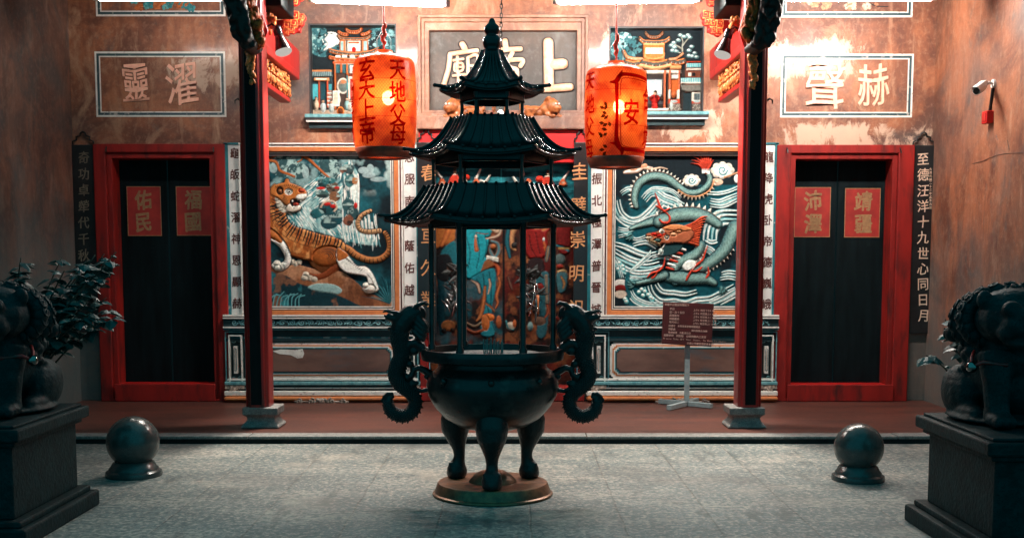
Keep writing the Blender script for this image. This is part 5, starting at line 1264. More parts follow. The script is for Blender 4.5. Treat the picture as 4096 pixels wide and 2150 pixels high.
def tie_beam(xc, d, lobes, spot, carve_seed, label, slabel):
    s = -d                                     # inner side direction
    xi = xc + s*.065
    t = thing('tie_beam', label, 'beam', (xc, 9.6, 2.63), 'tie beams behind the columns')
    MB().box(xc-.06, xc+.06, 8.975, YW, 2.93, 3.13).build('beam', M['red'], t, bevel=.006)
    MB().box(xc-.075, xc+.075, 8.975, 10.40, 2.862, 2.928).build('beam_moulding', M['red'], t, bevel=.01)
    sp = MB().box(xc-.02, xc+.02, 8.975, 10.12, 2.672, 2.86).build('spandrel_board', M['dark_carve'], t)
    mb = MB(); rr = random.Random(carve_seed)
    for k in range(230):
        y, z = rr.uniform(8.99,10.10), rr.uniform(2.68,2.85)
        mb.ball((xc+s*rr.uniform(.02,.045), y, z), (.014, rr.uniform(.008,.02), rr.uniform(.010,.032)), Matrix.Rotation(rr.uniform(-.6,.6),3,'X'), 7, 5)
    for k in range(14):
        y = 9.04+k*.077+rr.uniform(-.015,.015); z = 2.70
        mb.ball((xc+s*.05, y, z+.02), (.016,.017,.034), nu=8, nv=6); mb.ball((xc+s*.055, y, z+.065), .013, nu=7, nv=5)
        if k % 3 == 0: mb.ball((xc+s*.05, y+.03, z+.11), (.014,.028,.018), nu=8, nv=5)
    mb.build('gilded_figures', M['gold'], sp, smooth=True)
    MB().box(xc-.045, xc+.045, 8.975, 10.12, 2.632, 2.671).build('spandrel_rail', M['red'], t, bevel=.008)
    MB().prism([(xc+s*.085,2.95),(xc+s*.20,2.95),(xc+s*.12,3.30),(xc+s*.02,3.30),(xc+s*.02,2.95)] if False else [(xc+s*.088,2.86),(xc+s*.13,2.98),(xc+s*.06,3.20),(xc,3.20),(xc,2.86)], 8.80, 8.84).build('knee_board', M['bright_red'], t)
    MB().box(xc-.20, xc+.20, 8.98, 9.5, 3.20, 3.48).build('bearing_block', M['dark_wood'], t, bevel=.01)
    MB().box(xc, xc+s*.22, 9.62, 9.70, 3.13, 3.22).build('bracket_arm', M['red'], t, bevel=.006)
    coil_plate(t, lobes, 9.58, d, None, None)
    g = clump([(1062,60),(1098,62),(1100,100),(1082,130),(1062,120)] if d < 0 else [(2925,72),(2964,74),(2958,110),(2938,135),(2924,115)], 9.15, 9.22, 40, .018, carve_seed+5)
    g.build('gilt_leaf_boss', M['gold'], t, smooth=True)
    # bell shaped lamp
    (px, py) = spot; c = at(px, py, 9.05)
    u = thing('spot_lamp', slabel, 'lamp', c, 'bell shaped lamps on the tie beams')
    ax = Vector((s*.30, -.12, -1)).normalized(); R3 = Vector((0,0,-1)).rotation_difference(ax).to_matrix()
    def part(prof, name, m, n=24):
        mb = MB().lathe([(r, -z) for r, z in prof], (0,0,0), n)
        mb.v = [tuple(c + R3 @ Vector(v)) for v in mb.v]; mb.f = [f[::-1] for f in mb.f]
        return mb.build(name, m, u, smooth=False, angle=40)
    part([(.030,-.02),(.034,-.015),(.034,.045),(.030,.05)], 'socket', M['blackplastic'])
    part([(.026,.046),(.034,.06),(.040,.09),(.052,.13),(.062,.165),(.062,.17)], 'bell', M['blackplastic'])
    part([(.062,.168),(.064,.172),(.062,.185),(.045,.198),(.02,.203)], 'lamp_face', M['lampface'])
    ld = bpy.data.lights.new('lamp_beam', 'SPOT'); ld.energy = SPOT; ld.color = (1.,.90,.78); ld.spot_size = math.radians(74); ld.spot_blend = .9; ld.shadow_soft_size = .06
    lo = bpy.data.objects.new('lamp_beam', ld); COL.objects.link(lo); aim = Vector((xc+s*.75, 8.25, 0)); src = c+ax*.225; lo.location = src; lo.rotation_euler = (aim-src).to_track_quat('-Z','Y').to_euler()
    mb = MB(); mb.tube([c+Vector((0,0,.01)), c+Vector((-s*.05,.05,.05)), Vector((xc+s*.05, 9.12, c.z+.03))], .009, 6); mb.build('bracket', M['blackplastic'], u)
    return t
tie_beam(xcL, -1, [(1152,75,20),(1182,66,20),(1208,72,15),(1150,104,20),(1178,98,19),(1200,92,16),(1146,128,16),(1170,122,14),(1150,10,20),(1178,4,20),(1142,-18,22),(1172,-26,20),(1200,-8,14)], (1108,118), 21,
         'red tie beam with gilded spandrel behind the column near the tiger bay', 'black bell shaped lamp beside the column near the tiger bay')
tie_beam(xcR, 1, [(2820,62,19),(2846,66,20),(2872,72,19),(2826,88,16),(2850,96,19),(2876,100,18),(2852,122,15),(2872,130,17),(2846,6,20),(2872,12,20),(2834,-14,18),(2872,-20,22)], (2916,130), 31,
         'red tie beam with gilded spandrel behind the column near the dragon bay', 'black bell shaped lamp beside the column near the dragon bay')
# ------------------------------------------------------------------ paper lanterns
def paper_mat():
    m = bpy.data.materials.new('orange_lantern_paper'); m.use_nodes = True; nt = m.node_tree; N, L = nt.nodes, nt.links; N.clear()
    o = N.new('ShaderNodeOutputMaterial'); tr = N.new('ShaderNodeBsdfTranslucent'); df = N.new('ShaderNodeBsdfPrincipled'); tp = N.new('ShaderNodeBsdfTransparent')
    geo = N.new('ShaderNodeNewGeometry'); n = N.new('ShaderNodeTexNoise'); n.inputs['Scale'].default_value = 7; n.inputs['Detail'].default_value = 8
    L.new(geo.outputs['Position'], n.inputs['Vector'])
    r = N.new('ShaderNodeValToRGB'); r.color_ramp.elements[0].color = (.50,.045,.006,1); r.color_ramp.elements[1].color = (.88,.165,.024,1); r.color_ramp.elements[0].position = .40; r.color_ramp.elements[1].position = .60
    L.new(n.outputs['Fac'], r.inputs['Fac'])
    # woven net pulled over the paper
    co = N.new('ShaderNodeTexCoord'); uv = N.new('ShaderNodeUVMap')
    sx = N.new('ShaderNodeSeparateXYZ'); L.new(uv.outputs['UV'], sx.inputs[0])
    def line(a, b):
        p = N.new('ShaderNodeMath'); p.operation = 'MULTIPLY'; L.new(sx.outputs['X'], p.inputs[0]); p.inputs[1].default_value = a
        q = N.new('ShaderNodeMath'); q.operation = 'MULTIPLY_ADD'; L.new(sx.outputs['Y'], q.inputs[0]); q.inputs[1].default_value = b; L.new(p.outputs[0], q.inputs[2])
        s = N.new('ShaderNodeMath'); s.operation = 'SINE'; L.new(q.outputs[0], s.inputs[0])
        g = N.new('ShaderNodeMath'); g.operation = 'GREATER_THAN'; L.new(s.outputs[0], g.inputs[0]); g.inputs[1].default_value = .80; return g.outputs[0]
    mxn = N.new('ShaderNodeMath'); mxn.operation = 'MAXIMUM'; L.new(line(420,230), mxn.inputs[0]); L.new(line(420,-230), mxn.inputs[1])
    mx = N.new('ShaderNodeMix'); mx.data_type = 'RGBA'; mx.blend_type = 'MULTIPLY'; k = N.new('ShaderNodeMath'); k.operation = 'MULTIPLY'; L.new(mxn.outputs[0], k.inputs[0]); k.inputs[1].default_value = .5
    L.new(k.outputs[0], mx.inputs['Factor']); L.new(r.outputs['Color'], mx.inputs['A']); mx.inputs['B'].default_value = (.5,.22,.12,1)
    L.new(mx.outputs['Result'], tr.inputs['Color']); L.new(mx.outputs['Result'], df.inputs['Base Color']); df.inputs['Roughness'].default_value = .35
    a = N.new('ShaderNodeMixShader'); a.inputs[0].default_value = .45; L.new(tr.outputs[0], a.inputs[1]); L.new(df.outputs[0], a.inputs[2])
    b = N.new('ShaderNodeMixShader'); b.inputs[0].default_value = .045; L.new(a.outputs[0], b.inputs[1]); L.new(tp.outputs[0], b.inputs[2]); tp.inputs['Color'].default_value = (1,.75,.5,1)
    L.new(b.outputs[0], o.inputs[0]); return m
M['paper'] = paper_mat()
def ink_mat(name, c):
    m = bpy.data.materials.new(name); m.use_nodes = True; nt = m.node_tree; N, L = nt.nodes, nt.links; N.clear()
    o = N.new('ShaderNodeOutputMaterial'); tr = N.new('ShaderNodeBsdfTranslucent'); df = N.new('ShaderNodeBsdfDiffuse'); a = N.new('ShaderNodeMixShader')
    tr.inputs[0].default_value = (*c,1); df.inputs[0].default_value = (*c,1); a.inputs[0].default_value = .35
    L.new(tr.outputs[0], a.inputs[1]); L.new(df.outputs[0], a.inputs[2]); L.new(a.outputs[0], o.inputs[0]); return m
M['lanternink'] = ink_mat('red_lantern_ink', (.42,.005,.005)); M['lanterndark'] = ink_mat('dark_lantern_ink', (.10,.03,.01)); M['cord'] = pm('red_cord', (.75,.07,.03), (.6,.04,.02), scale=30, rough=.6)
YL = 9.02
def lantern(px, prof, bulb, cord_top, texts, decor, label):
    prof = [(y, r) for y, r in prof]
    zs = [Z(y,YL) for y, r in prof]; rs = [r*YL/F for y, r in prof]
    cx = X(px, (prof[0][0]+prof[-1][0])/2, YL); t = thing('paper_lantern', label, 'lantern', (cx, YL, zs[-1]), 'orange paper lanterns')
    P_ = spline(list(zip(rs, zs)), 5); n = 48; mb = MB(); mb.lathe([(p[0], p[1]) for p in P_], (cx,YL,0), n, cap=False)
    sh = mb.build('paper_shade', M['paper'], t, smooth=True)
    uv = sh.data.uv_layers.new(name='UVMap')
    for lp in sh.data.loops:
        co_ = sh.data.vertices[lp.vertex_index].co; uv.data[lp.index].uv = (math.atan2(co_.x, -co_.y)/(2*PI)+.5, co_.z)
    zz = np.array(zs[::-1]); rr = np.array(rs[::-1])
    def wrapper(a0, zc, lift=.003):
        def f(x, z, e):
            Zv = zc+z; R = np.interp(Zv, zz, rr)+lift+e; an = a0 + x/np.maximum(R,.05)
            return np.stack([cx+R*np.sin(an), YL-R*np.cos(an), Zv], 1)
        return f
    for chars, dx, ys, h, w in texts:
        for ch, y in zip(chars, ys):
            mb = MB(); R0 = float(np.interp(Z(y,YL), zz, rr)); a0 = math.asin(max(-1,min(1,dx*YL/F/R0)))
            char_into(mb, ch, (0,0,0), h*YL/F, w*YL/F, depth=.0, flat=.016, wob=.010, wrap=wrapper(a0, Z(y,YL), .0075))
            mb.build('character', M['lanternink'], t)
    for m, polys in decor:
        mb = MB(); low = False
        for pts, w in polys:
            if m != 'lanternink' and pts[0][1] > 570 and mb.v and not low: mb.build('leaf_pattern', M[m], t); mb = MB(); low = True
            q = spline(pts, 6) if len(pts) > 2 else [np.array(pts[0],float)+(np.array(pts[1],float)-np.array(pts[0],float))*k/6 for k in range(7)]
            P3 = []
            for x_, y_ in q:
                Zv = Z(y_,YL); R = float(np.interp(Zv,zz,rr))+.003; an = math.asin(max(-.999,min(.999,(x_-px)*YL/F/R))); P3.append((R,an,Zv))
            ws = np.interp(np.linspace(0,1,len(P3)), np.linspace(0,1,len(w)), w) if hasattr(w,'__len__') else [w]*len(P3)
            vs = []
            for i, (R,an,Zv) in enumerate(P3):
                j0, j1 = max(i-1,0), min(i+1,len(P3)-1); du = (P3[j1][1]-P3[j0][1])*R; dz = P3[j1][2]-P3[j0][2]; L_ = math.hypot(du,dz)+1e-9; nu_, nz_ = -dz/L_, du/L_; hw = ws[i]*YL/F
                for sg in (-1,1):
                    a_ = an+sg*nu_*hw/R; vs.append((cx+R*math.sin(a_), YL-R*math.cos(a_), Zv+sg*nz_*hw))
            mb.add(vs, [(2*i,2*i+1,2*i+3,2*i+2) for i in range(len(P3)-1)])
            if m == 'lanternink': mb.build('painted_line', M[m], t); mb = MB()
        if mb.v: mb.build('leaf_pattern', M[m], t)
    for y in [prof[5][0]+k*(prof[-3][0]-prof[5][0])/4 for k in (.9,1.9,2.8)]:
        R = float(np.interp(Z(y,YL),zz,rr))+.001
        MB().tube([(cx+R*math.cos(a*PI/24), YL+R*math.sin(a*PI/24), Z(y,YL)) for a in range(49)], .0012, 4, False).build('hoop', M['lanternink'], t)
    zb = zs[-2]; R = rs[-2]
    MB().lathe([(R+.004,zs[-2]+.012),(R+.007,zs[-2]+.004),(rs[-1]+.006,zs[-1]),(rs[-1]-.02,zs[-1]-.004),(rs[-1]-.03,zs[-1]+.01)], (cx,YL,0), 40, cap=False).build('bottom_ring', M['lanternbase'], t, smooth=True)
    c = at(bulb[0], bulb[1], YL-.115)
    MB().ball(c, (.046,.046,.054)).build('bulb', emit('lantern_bulb', (1.,.82,.60), 62), t, smooth=True)
    MB().tube([c+Vector((0,0,.05)), (cx,YL,zs[0])], .008, 6).build('flex', M['iron'], t)
    top = at(px+cord_top[0], cord_top[1], YL)
    mb = MB().tube([(cx,YL,zs[0]-.02), Vector((cx,YL,zs[0]+.10)), top], .0075, 6)
    mb.build('cord', M['cord'], t)
    mb = MB()
    for k in range(7): mb.ball((cx+random.uniform(-.012,.012), YL-.005, zs[0]+.06+k*.02), (.016,.014,.022), nu=8, nv=6)
    mb.build('knot', M['cord'], t, smooth=True)
    mb = MB(); w_ = .05
    mb.tube([(cx-w_,YL,zs[0]-.03),(cx-w_*1.05,YL,zs[0]+.08),(cx-w_*.4,YL,zs[0]+.135),(cx,YL,zs[0]+.14),(cx+w_*.4,YL,zs[0]+.135),(cx+w_*1.05,YL,zs[0]+.08),(cx+w_,YL,zs[0]-.03)], .0028, 5)
    mb.build('wire_bail', M['steel'], t)
    return t
M['lanternbase'] = pm('dark_lantern_rim', (.20,.035,.012), (.10,.02,.01), scale=20, rough=.5)
lantern(1538, [(203,33),(214,38),(221,58),(226,84),(238,108),(262,119),(330,124),(420,126),(500,124),(570,119),(600,115),(632,98)], (1553,392), (-4,-90),
        [('玄天上帝', -56, (292,372,452,540), 84, 74), ('天地父母', 62, (296,382,472,548), 80, 66), ('玄壇元帥', -120, (300,386,462,540), 74, 60)], [],
        'orange paper lantern lettered 玄天上帝, hanging in front of the tiger bay')
lantern(2463, [(246,31),(258,36),(265,56),(270,84),(282,108),(306,118),(370,122),(440,123),(530,121),(600,115),(636,111),(670,97)], (2476,428), (2,-90),
        [('安', 50, (462,), 96, 70), ('合境', 112, (400,552), 92, 66), ('天地父母', -105, (335,425,515,600), 72, 56)],
        [('lanternink', [([(2455,350),(2457,460),(2455,560)],[8,5.5,8]), ([(2428,346),(2452,344),(2464,326),(2478,298)],[2,9,9,1]), ([(2462,328),(2480,316),(2530,318),(2582,326)],[8,7,6.5,6]), ([(2455,560),(2462,590),(2478,612),(2476,634)],[8,11,9,1]), ([(2432,582),(2456,586)],[2,8]), ([(2475,604),(2500,608),(2580,612)],[8,7,6]),
                         ([(2470,400),(2472,345),(2490,330),(2582,338)],1.6), ([(2471,455),(2472,545),(2486,595),(2580,600)],1.6)]),
         ('lanterndark', [([(2400+dx,440+dy),(2400+dx+ex,440+dy+ey)],[1,7,1]) for dx,dy,ex,ey in ((10,-20,8,22),(-8,0,18,8),(20,-6,-10,20),(2,20,16,10),(-4,40,18,-6),(24,36,-16,14),(-10,62,20,4),(22,66,-18,12),(0,86,20,6),(-12,100,14,14),(20,104,-14,10),(6,150,16,10),(-8,168,20,0),(18,176,-14,16),(0,196,20,-6),(26,60,6,20),(-6,120,10,-12))])],
        'orange paper lantern lettered 安 and 合境, hanging in front of the dragon bay')

# ------------------------------------------------------------------ hanging glass oil lamp
g = at(1998, 440, 7.7); t = thing('hanging_lamp', 'small clear glass lamp on a long chain above the censer roof', 'lamp', g)
mb = MB(); top = at(2008, -120, 7.7); z = g.z+.10; k = 0
while z < top.z:
    c = Vector((g.x+(top.x-g.x)*(z-g.z)/(top.z-g.z), 7.7, z)); r = .011
    mb.tube([c+Vector((r*.7*math.cos(a*PI/6), 0, r*1.7*math.sin(a*PI/6))) if k%2 else c+Vector((0, r*.7*math.cos(a*PI/6), r*1.7*math.sin(a*PI/6))) for a in range(13)], .0035, 5, False); z += .029; k += 1
mb.build('chain', M['iron'], t, smooth=True)
m = bpy.data.materials.new('clear_glass'); m.use_nodes = True; b_ = m.node_tree.nodes['Principled BSDF']; b_.inputs['Transmission Weight'].default_value = 1; b_.inputs['Roughness'].default_value = .03; b_.inputs['Base Color'].default_value = (.95,.97,.97,1); M['glass'] = m
MB().lathe([(.030,-.055),(.042,-.05),(.048,-.02),(.048,.03),(.040,.055),(.037,.055),(.045,.03),(.045,-.018),(.04,-.045),(.028,-.05)], g, 28, cap=False).build('glass_shade', M['glass'], t, smooth=True)
MB().ball(g+Vector((.006,0,-.022)), (.020,.020,.024)).build('bulb', emit('small_lit_bulb', (1,.95,.85), 60), t, smooth=True)
mb = MB()
for a in range(3): an = a*2*PI/3; mb.tube([g+Vector((.042*math.cos(an),.042*math.sin(an),.05)), g+Vector((0,0,.10))], .002, 4)
mb.build('wire', M['iron'], t)

# ------------------------------------------------------------------ the censer
YB = 6.55; XB = X(1970, 1500, YB)
cen = thing('censer', 'dark bronze incense censer on three legs under a triple tiered pagoda roof', 'incense burner', (XB, YB, 0))
CB = Vector((XB, YB, 0))
MB().lathe([(.335,0),(.340,.006),(.338,.014),(.328,.02),(.312,.066),(.306,.073),(.298,.074),(.15,.074)], CB, 64).build('base_disc', M['basebronze'], cen, smooth=False, angle=35)
MB().lathe([(.135,.074),(.13,.085),(.105,.112),(.07,.132),(.03,.142),(.001,.143)], CB, 40, cap=False).build('base_dome', M['basebronze'], cen, smooth=True)
for k in range(3):
    a = -PI/2 + k*2*PI/3; ca, sa = math.cos(a), math.sin(a)
    def lp(r, z, s=0.): return (XB+ca*r-sa*s, YB+sa*r+ca*s, z)
    mb = MB(); prof = [(.19,.50,.085),(.225,.45,.090),(.245,.40,.090),(.248,.35,.082),(.236,.295,.058),(.226,.245,.038),(.222,.205,.033),(.226,.175,.036),(.234,.152,.047),(.238,.125,.060),(.238,.10,.058),(.238,.074,.050)]
    mb.tube([lp(r,z) for r,z,q in prof], [q for r,z,q in prof], 14)
    mb.ball(lp(.29,.40), (.04,.04,.05)); mb.ball(lp(.30,.365), (.028,.028,.022))
    for s in (-1,1):
        mb.ball(lp(.275,.425,s*.035), .022);  mb.ball(lp(.272,.10,s*.022), (.022,.022,.026)); mb.ball(lp(.255,.155,s*.035), (.02,.02,.014))
        mb.ball(lp(.235,.455,s*.06), (.03,.03,.035))
    mb.ball(lp(.285,.10), (.022,.022,.028)); mb.ball(lp(.262,.158), (.026,.026,.014))
    o = mb.build('leg', M['bronze_rough'], cen, smooth=True); remesh(o, .009, 3, .4)
bowl = MB().lathe([(.02,.362),(.11,.370),(.195,.394),(.268,.440),(.325,.502),(.360,.565),(.370,.617),(.366,.655),(.345,.69),(.312,.715),(.303,.728),(.303,.752),(.31,.757),(.372,.760),(.396,.768),(.400,.795),(.398,.818),(.392,.825),(.372,.825),(.368,.815),(.36,.76)], CB, 72, cap=False).build('bowl', M['bronze'], cen, smooth=False, angle=38)
mb = MB()
for k in range(8):
    a = -PI/2+k*PI/4; mb.ball((XB+.366*math.cos(a), YB+.366*math.sin(a), .668), (.018,.018,.018), nu=12, nv=8)
mb.build('boss', M['bronze'], bowl, smooth=True)
ash = MB(); n = 40
vs = [(XB, YB, .80)]; rr = random.Random(4)
for j in range(1, 13):
    for k in range(n):
        a = 2*PI*k/n; r = .366*j/12; vs.append((XB+r*math.cos(a), YB+r*math.sin(a), .800-.012*(j/12)**2+rr.uniform(-.004,.004)))
fs = [(0,1+k,1+(k+1)%n) for k in range(n)]+[(1+j*n+k,1+(j+1)*n+k,1+(j+1)*n+(k+1)%n,1+j*n+(k+1)%n) for j in range(11) for k in range(n)]
ash.add(vs, fs).build('ash_bed', M['ash'], cen, smooth=True)
def tier(R0, z0, R1, z1, lift, ribs, pw, deck, name):
    """one hexagonal roof tier: hex radius R0 at z0 (top) sweeping out to R1 at z1 (middle of the eave)"""
    S_ = 12; Tn = 14; mb = MB()
    def P(e, u, t):
        # e: edge, u 0..1 along the edge, t 0..1 down the slope
        R = R0+(R1-R0)*t; z = z1+(z0-z1)*(1-t)**pw
        a0, a1 = e*PI/3, (e+1)*PI/3
        v = abs(2*u-1)
        x = R*((1-u)*math.cos(a0)+u*math.cos(a1)); y = R*((1-u)*math.sin(a0)+u*math.sin(a1))
        k = 1 + .05*t*t*v**4
        return Vector((XB+x*k, YB+y*k, z+lift*(v**2.2)*t**1.3))
    for e in range(6):
        top = [[P(e,u/S_,t/Tn) for u in range(S_+1)] for t in range(Tn+1)]
        bot = [[p-Vector((0,0,.010+.018*(j/Tn))) for p in row] for j, row in enumerate(top)]
        o = len(mb.v); W_ = S_+1
        mb.v += [tuple(p) for row in top for p in row]+[tuple(p) for row in bot for p in row]; nT = W_*(Tn+1)
        for j in range(Tn):
            for i in range(S_):
                a = o+j*W_+i; mb.f.append((a, a+W_, a+W_+1, a+1)); b = a+nT; mb.f.append((b, b+1, b+W_+1, b+W_))
        for i in range(S_):
            a = o+Tn*W_+i; mb.f.append((a, a+nT, a+nT+1, a+1))
            a = o+i; mb.f.append((a, a+1, a+nT+1, a+nT))
    ro = mb.build('roof_tier', M['roofbronze'], cen, smooth=False, angle=50)
    rb = MB()
    for e in range(6):
        for i in range(ribs+1):
            u = i/ribs; hip = i in (0, ribs)
            if i == ribs: continue
            pts = [P(e,u,t/16)+Vector((0,0,.004)) for t in range(17)]
            if hip: pts.append(pts[-1]+(pts[-1]-pts[-2]).normalized()*.03+Vector((0,0,.002)))
            rb.tube(pts, [.0075 if not hip else .010]*len(pts), 6)
            rb.ball(pts[-1], .0115 if hip else .009, nu=8, nv=6)
    rb.build('roof_rib', M['roofbronze'], ro, smooth=True)
    fb = MB()
    for e in range(6):
        fb.tube([P(e,u/14,1)-Vector((0,0,.016)) for u in range(15)], .008, 6)
    fb.build('eave_edge', M['roofbronze'], ro, smooth=True)
    if deck:
        mb = MB(); mb.lathe([(R0*.99,z0-.03),(R0*1.0,z0-.006)], CB, 6, 0); mb.build('deck', M['roofbronze'], ro)
    # lining plate under the eave
    MB().lathe([(R1*.80,z1+.012),(R1*.80,z1+.02)], CB, 6, 0).build('soffit', M['roofbronze'], ro)
    return ro
def frieze(R, z0, z1):
    mb = MB(); mb.lathe([(R-.014,z1),(R-.014,z0),(R,z0),(R+.004,z0+.004),(R,z0+.010),(R,z1)], CB, 6, 0, False)
    mb.build('frieze', M['roofbronze'], cen)
tier(.372, 1.722, .568, 1.530, .026, 7, 1.85, True, 'low'); frieze(.345, 1.492, 1.575)
tier(.222, 2.092, .432, 1.893, .024, 6, 2.0, True, 'mid'); frieze(.312, 1.838, 1.93)
tier(.050, 2.45, .270, 2.238, .022, 5, 2.5, False, 'top'); frieze(.176, 2.172, 2.27)
def posts(R, z0, z1, r, n=6):
    for k in range(6):
        a = k*PI/3; x, y = XB+R*math.cos(a), YB+R*math.sin(a)
        MB().lathe([(r*1.5,z0),(r*1.5,z0+.02),(r,z0+.03),(r,z1-.03),(r*1.4,z1-.015),(r*1.4,z1)], (x,y,0), 14).build('post', M['bronze'], cen, smooth=False, angle=40)
posts(.338, .822, 1.515, .0145); posts(.325, 1.718, 1.87, .0085); posts(.165, 2.088, 2.215, .0095)
MB().lathe([(.05,2.435),(.056,2.44),(.047,2.452),(.040,2.462),(.047,2.475),(.051,2.495),(.048,2.518),(.036,2.530),(.030,2.535),(.038,2.545),(.044,2.562),(.040,2.580),(.028,2.592),(.02,2.60),(.016,2.612),(.010,2.622),(.002,2.626)], CB, 28).build('finial', M['roofbronze'], cen, smooth=True)
# dragon handles
def handle(d):
    k = 1/2.505
    def q(x, y, dy=0.): p = at(2240+x*k, 1180+y*k, YB); return Vector((XB+d*(p.x-XB)*1.0, YB+dy, p.z))
    mm = k*YB/F
    path = [(40,150),(140,200),(225,300),(255,410),(240,530),(235,620),(280,720),(292,810),(240,900),(150,970),(95,1065),(130,1165),(225,1210),(325,1175),(370,1095),(345,1035)]
    rad = [70,110,105,88,78,76,74,70,66,62,60,60,58,56,50,36]
    P3 = [Vector(v) for v in spline([q(*p) for p in path], 6)]; R3_ = np.interp(np.linspace(0,1,len(P3)), np.linspace(0,1,len(rad)), rad)*mm
    mb = MB().tube(P3, list(R3_), 12)
    def ball(x, y, rx, ry, rz, dy=0): mb.ball(q(x,y,dy), (rx*mm,rz*mm,ry*mm), nu=12, nv=8)
    ball(110,560,50,44,36); ball(150,690,44,40,34); ball(120,890,44,34,30)
    # head looking outwards
    ball(130,170,110,70,72); ball(235,205,84,52,62); ball(315,228,66,42,52); ball(372,222,30,26,34); ball(270,330,84,32,48); ball(345,335,34,22,30); ball(190,290,60,60,50); ball(60,190,80,90,62); ball(40,290,56,70,50)
    for k_ in range(5): ball(268+k_*26,272 if k_ % 2 else 268,7,14,8,.018); ball(262+k_*24,300,6,12,7,-.018)
    ball(400,205,14,12,14); ball(358,190,18,14,22)
    for s in (-1,1):
        ball(180,140,34,26,24,s*.016); ball(210,170,18,16,14,s*.028)
        mb.tube([q(120,150,s*.03), q(60,95,s*.04), q(0,75,s*.045), q(-40,100,s*.045)], [.016,.016,.012,.005], 6)
        mb.tube([q(270,178,s*.02), q(330,168,s*.03), q(380,152,s*.035), q(418,170,s*.035)], [.013,.011,.009,.005], 6)
        for j in range(4): mb.tube([q(60+j*16,230+j*40,s*.025), q(0+j*10,290+j*46,s*.04), q(-40+j*14,330+j*44,s*.04)], [.024,.018,.006], 6)
        for j in range(3): mb.tube([q(280-j*40,330+j*18,s*.014), q(300-j*40,370+j*20,s*.016)], [.008,.003], 5)
    mb.tube([q(20,560),q(40,510),q(90,478),q(150,485),q(180,530)], [.028,.030,.028,.024,.026], 8); mb.tube([q(-60,570),q(20,560)], [.026,.026], 8)
    mb.tube([q(-70,800),q(0,755),q(60,725),q(110,745),q(130,800),q(190,830)], [.024,.022,.020,.018,.020,.026], 8)
    mb.tube([q(60,880),q(110,870),q(170,850),q(200,780)], [.010,.012,.012,.014], 6); mb.tube([q(-60,940),q(40,960),q(90,930)], [.018,.013,.008], 6)
    mb.tube([q(352,1030),q(322,1015),q(330,985),q(372,985),q(410,1010),q(440,1050),q(415,1090)], [.014,.012,.012,.012,.009,.007,.003], 6)
    o = mb.build('dragon_handle', M['bronze_rough'], cen, smooth=True, label=None); remesh(o, .0052, 1, .4)
    sc = MB()
    for i in range(16, len(P3)-4):
        tn = (P3[i+1]-P3[i-1]).normalized(); n1 = Vector((tn.z,0,-tn.x)); n2 = Vector((0,1,0))
        for j in range(-3, 4):
            an = (j+(.5 if i % 2 else 0))*.44
            for sd_ in (-1, 1):
                pos = P3[i] + (n1*math.sin(an)+n2*sd_*math.cos(an))*R3_[i]*.96
                sc.ball(pos, (.0085,.0055,.0095), None, 6, 4)
    sc.build('scales', M['bronze_rough'], o, smooth=True)
    sp = MB(); 
    for i in range(24, len(P3)-10, 2):
        tan = (P3[i+1]-P3[i-1]).normalized(); nn = Vector((tan.z,0,-tan.x))*(d)*(1)
        # outer side of the S: away from the curl centre
        side = nn if i < 52 else nn
        c = P3[i]; r = R3_[i]
        out = side if i < 50 else side
        sp.tube([c+out*(-1)*(-r*.85), c+out*(r*1.42)+tan*.006], [.012,.0016], 5)
    sp.build('spine', M['bronze_rough'], o)
handle(1); handle(-1)
# incense sticks
rr = random.Random(8)
M['incense'] = pm('teal_incense_stick', (.02,.16,.17), (.01,.10,.11), scale=20, rough=.7)
inc = None
for k in range(11):
    px = 1938+k*7.2+rr.uniform(-2,2); c = at(px, 1404+rr.uniform(-4,3), YB-.08+rr.uniform(-.06,.06)); z0 = .79; hh = rr.uniform(.055,.085)
    o = MB().tube([(c.x,c.y,z0),(c.x+rr.uniform(-.004,.004),c.y,z0+.02+hh)], .0038, 6).build('incense_stick', M['incense'])
    tag(o, 'thin teal incense stick standing in the ash of the censer', 'incense stick', 'incense sticks in the ash')
# ------------------------------------------------------------------ notice on a stand
Ys = 10.06
st = thing('notice_stand', 'maroon notice board on a grey cross footed stand before the dragon bay', 'sign', (X(2746,1618,10.1), 10.1, PZ))
cx0, cz0 = X(2750,1295,Ys), Z(1295,Ys)
tl, trr, br, bl = [at(x,y,Ys-.02) for x, y in ((2653,1207),(2856,1214),(2846,1386),(2647,1374))]
def onb(u, v): return tl.lerp(trr,u).lerp(bl.lerp(br,u),v)
mb = MB(); fr = [onb(0,0),onb(1,0),onb(1,1),onb(0,1)]
mb.add([tuple(p) for p in fr]+[tuple(p+Vector((0,.025,0))) for p in fr], [(3,2,1,0),(4,5,6,7),(0,1,5,4),(1,2,6,5),(2,3,7,6),(3,0,4,7)]); bd = mb.build('board', M['maroon'], st, bevel=.003)
mb = MB(); bw, bh = (trr-tl).length, (tl-bl).length; ang = math.atan2(trr.z-tl.z, trr.x-tl.x)
def row(txt, u0, v, h, latin=False, u1=None):
    x = u0
    for ch in txt:
        adv = h*(bh/bw)*(.62 if latin else .98)
        if ch != ' ':
            p = onb(x+adv/2, v); char_into(mb, ch, p-Vector((0,.001,0)), h*bh, h*bh, depth=.0015, off=.012, rot=ang, wob=0, fit=False)
        x += adv
row('本廟平日開放時間如下', .03, .055, .060)
for i, (a, b) in enumerate((('平日','上午5時至下午9時'),('初一及十五日','上午4時至晚上10時'),('農曆新年','上午4時至晚上11時'),('神誕慶典','上午4時至晚上11時'),('每月初二','上午5時至晚上10時'))):
    row(a, .13, .155+i*.078, .062); row(b, .60, .165+i*.078, .058)
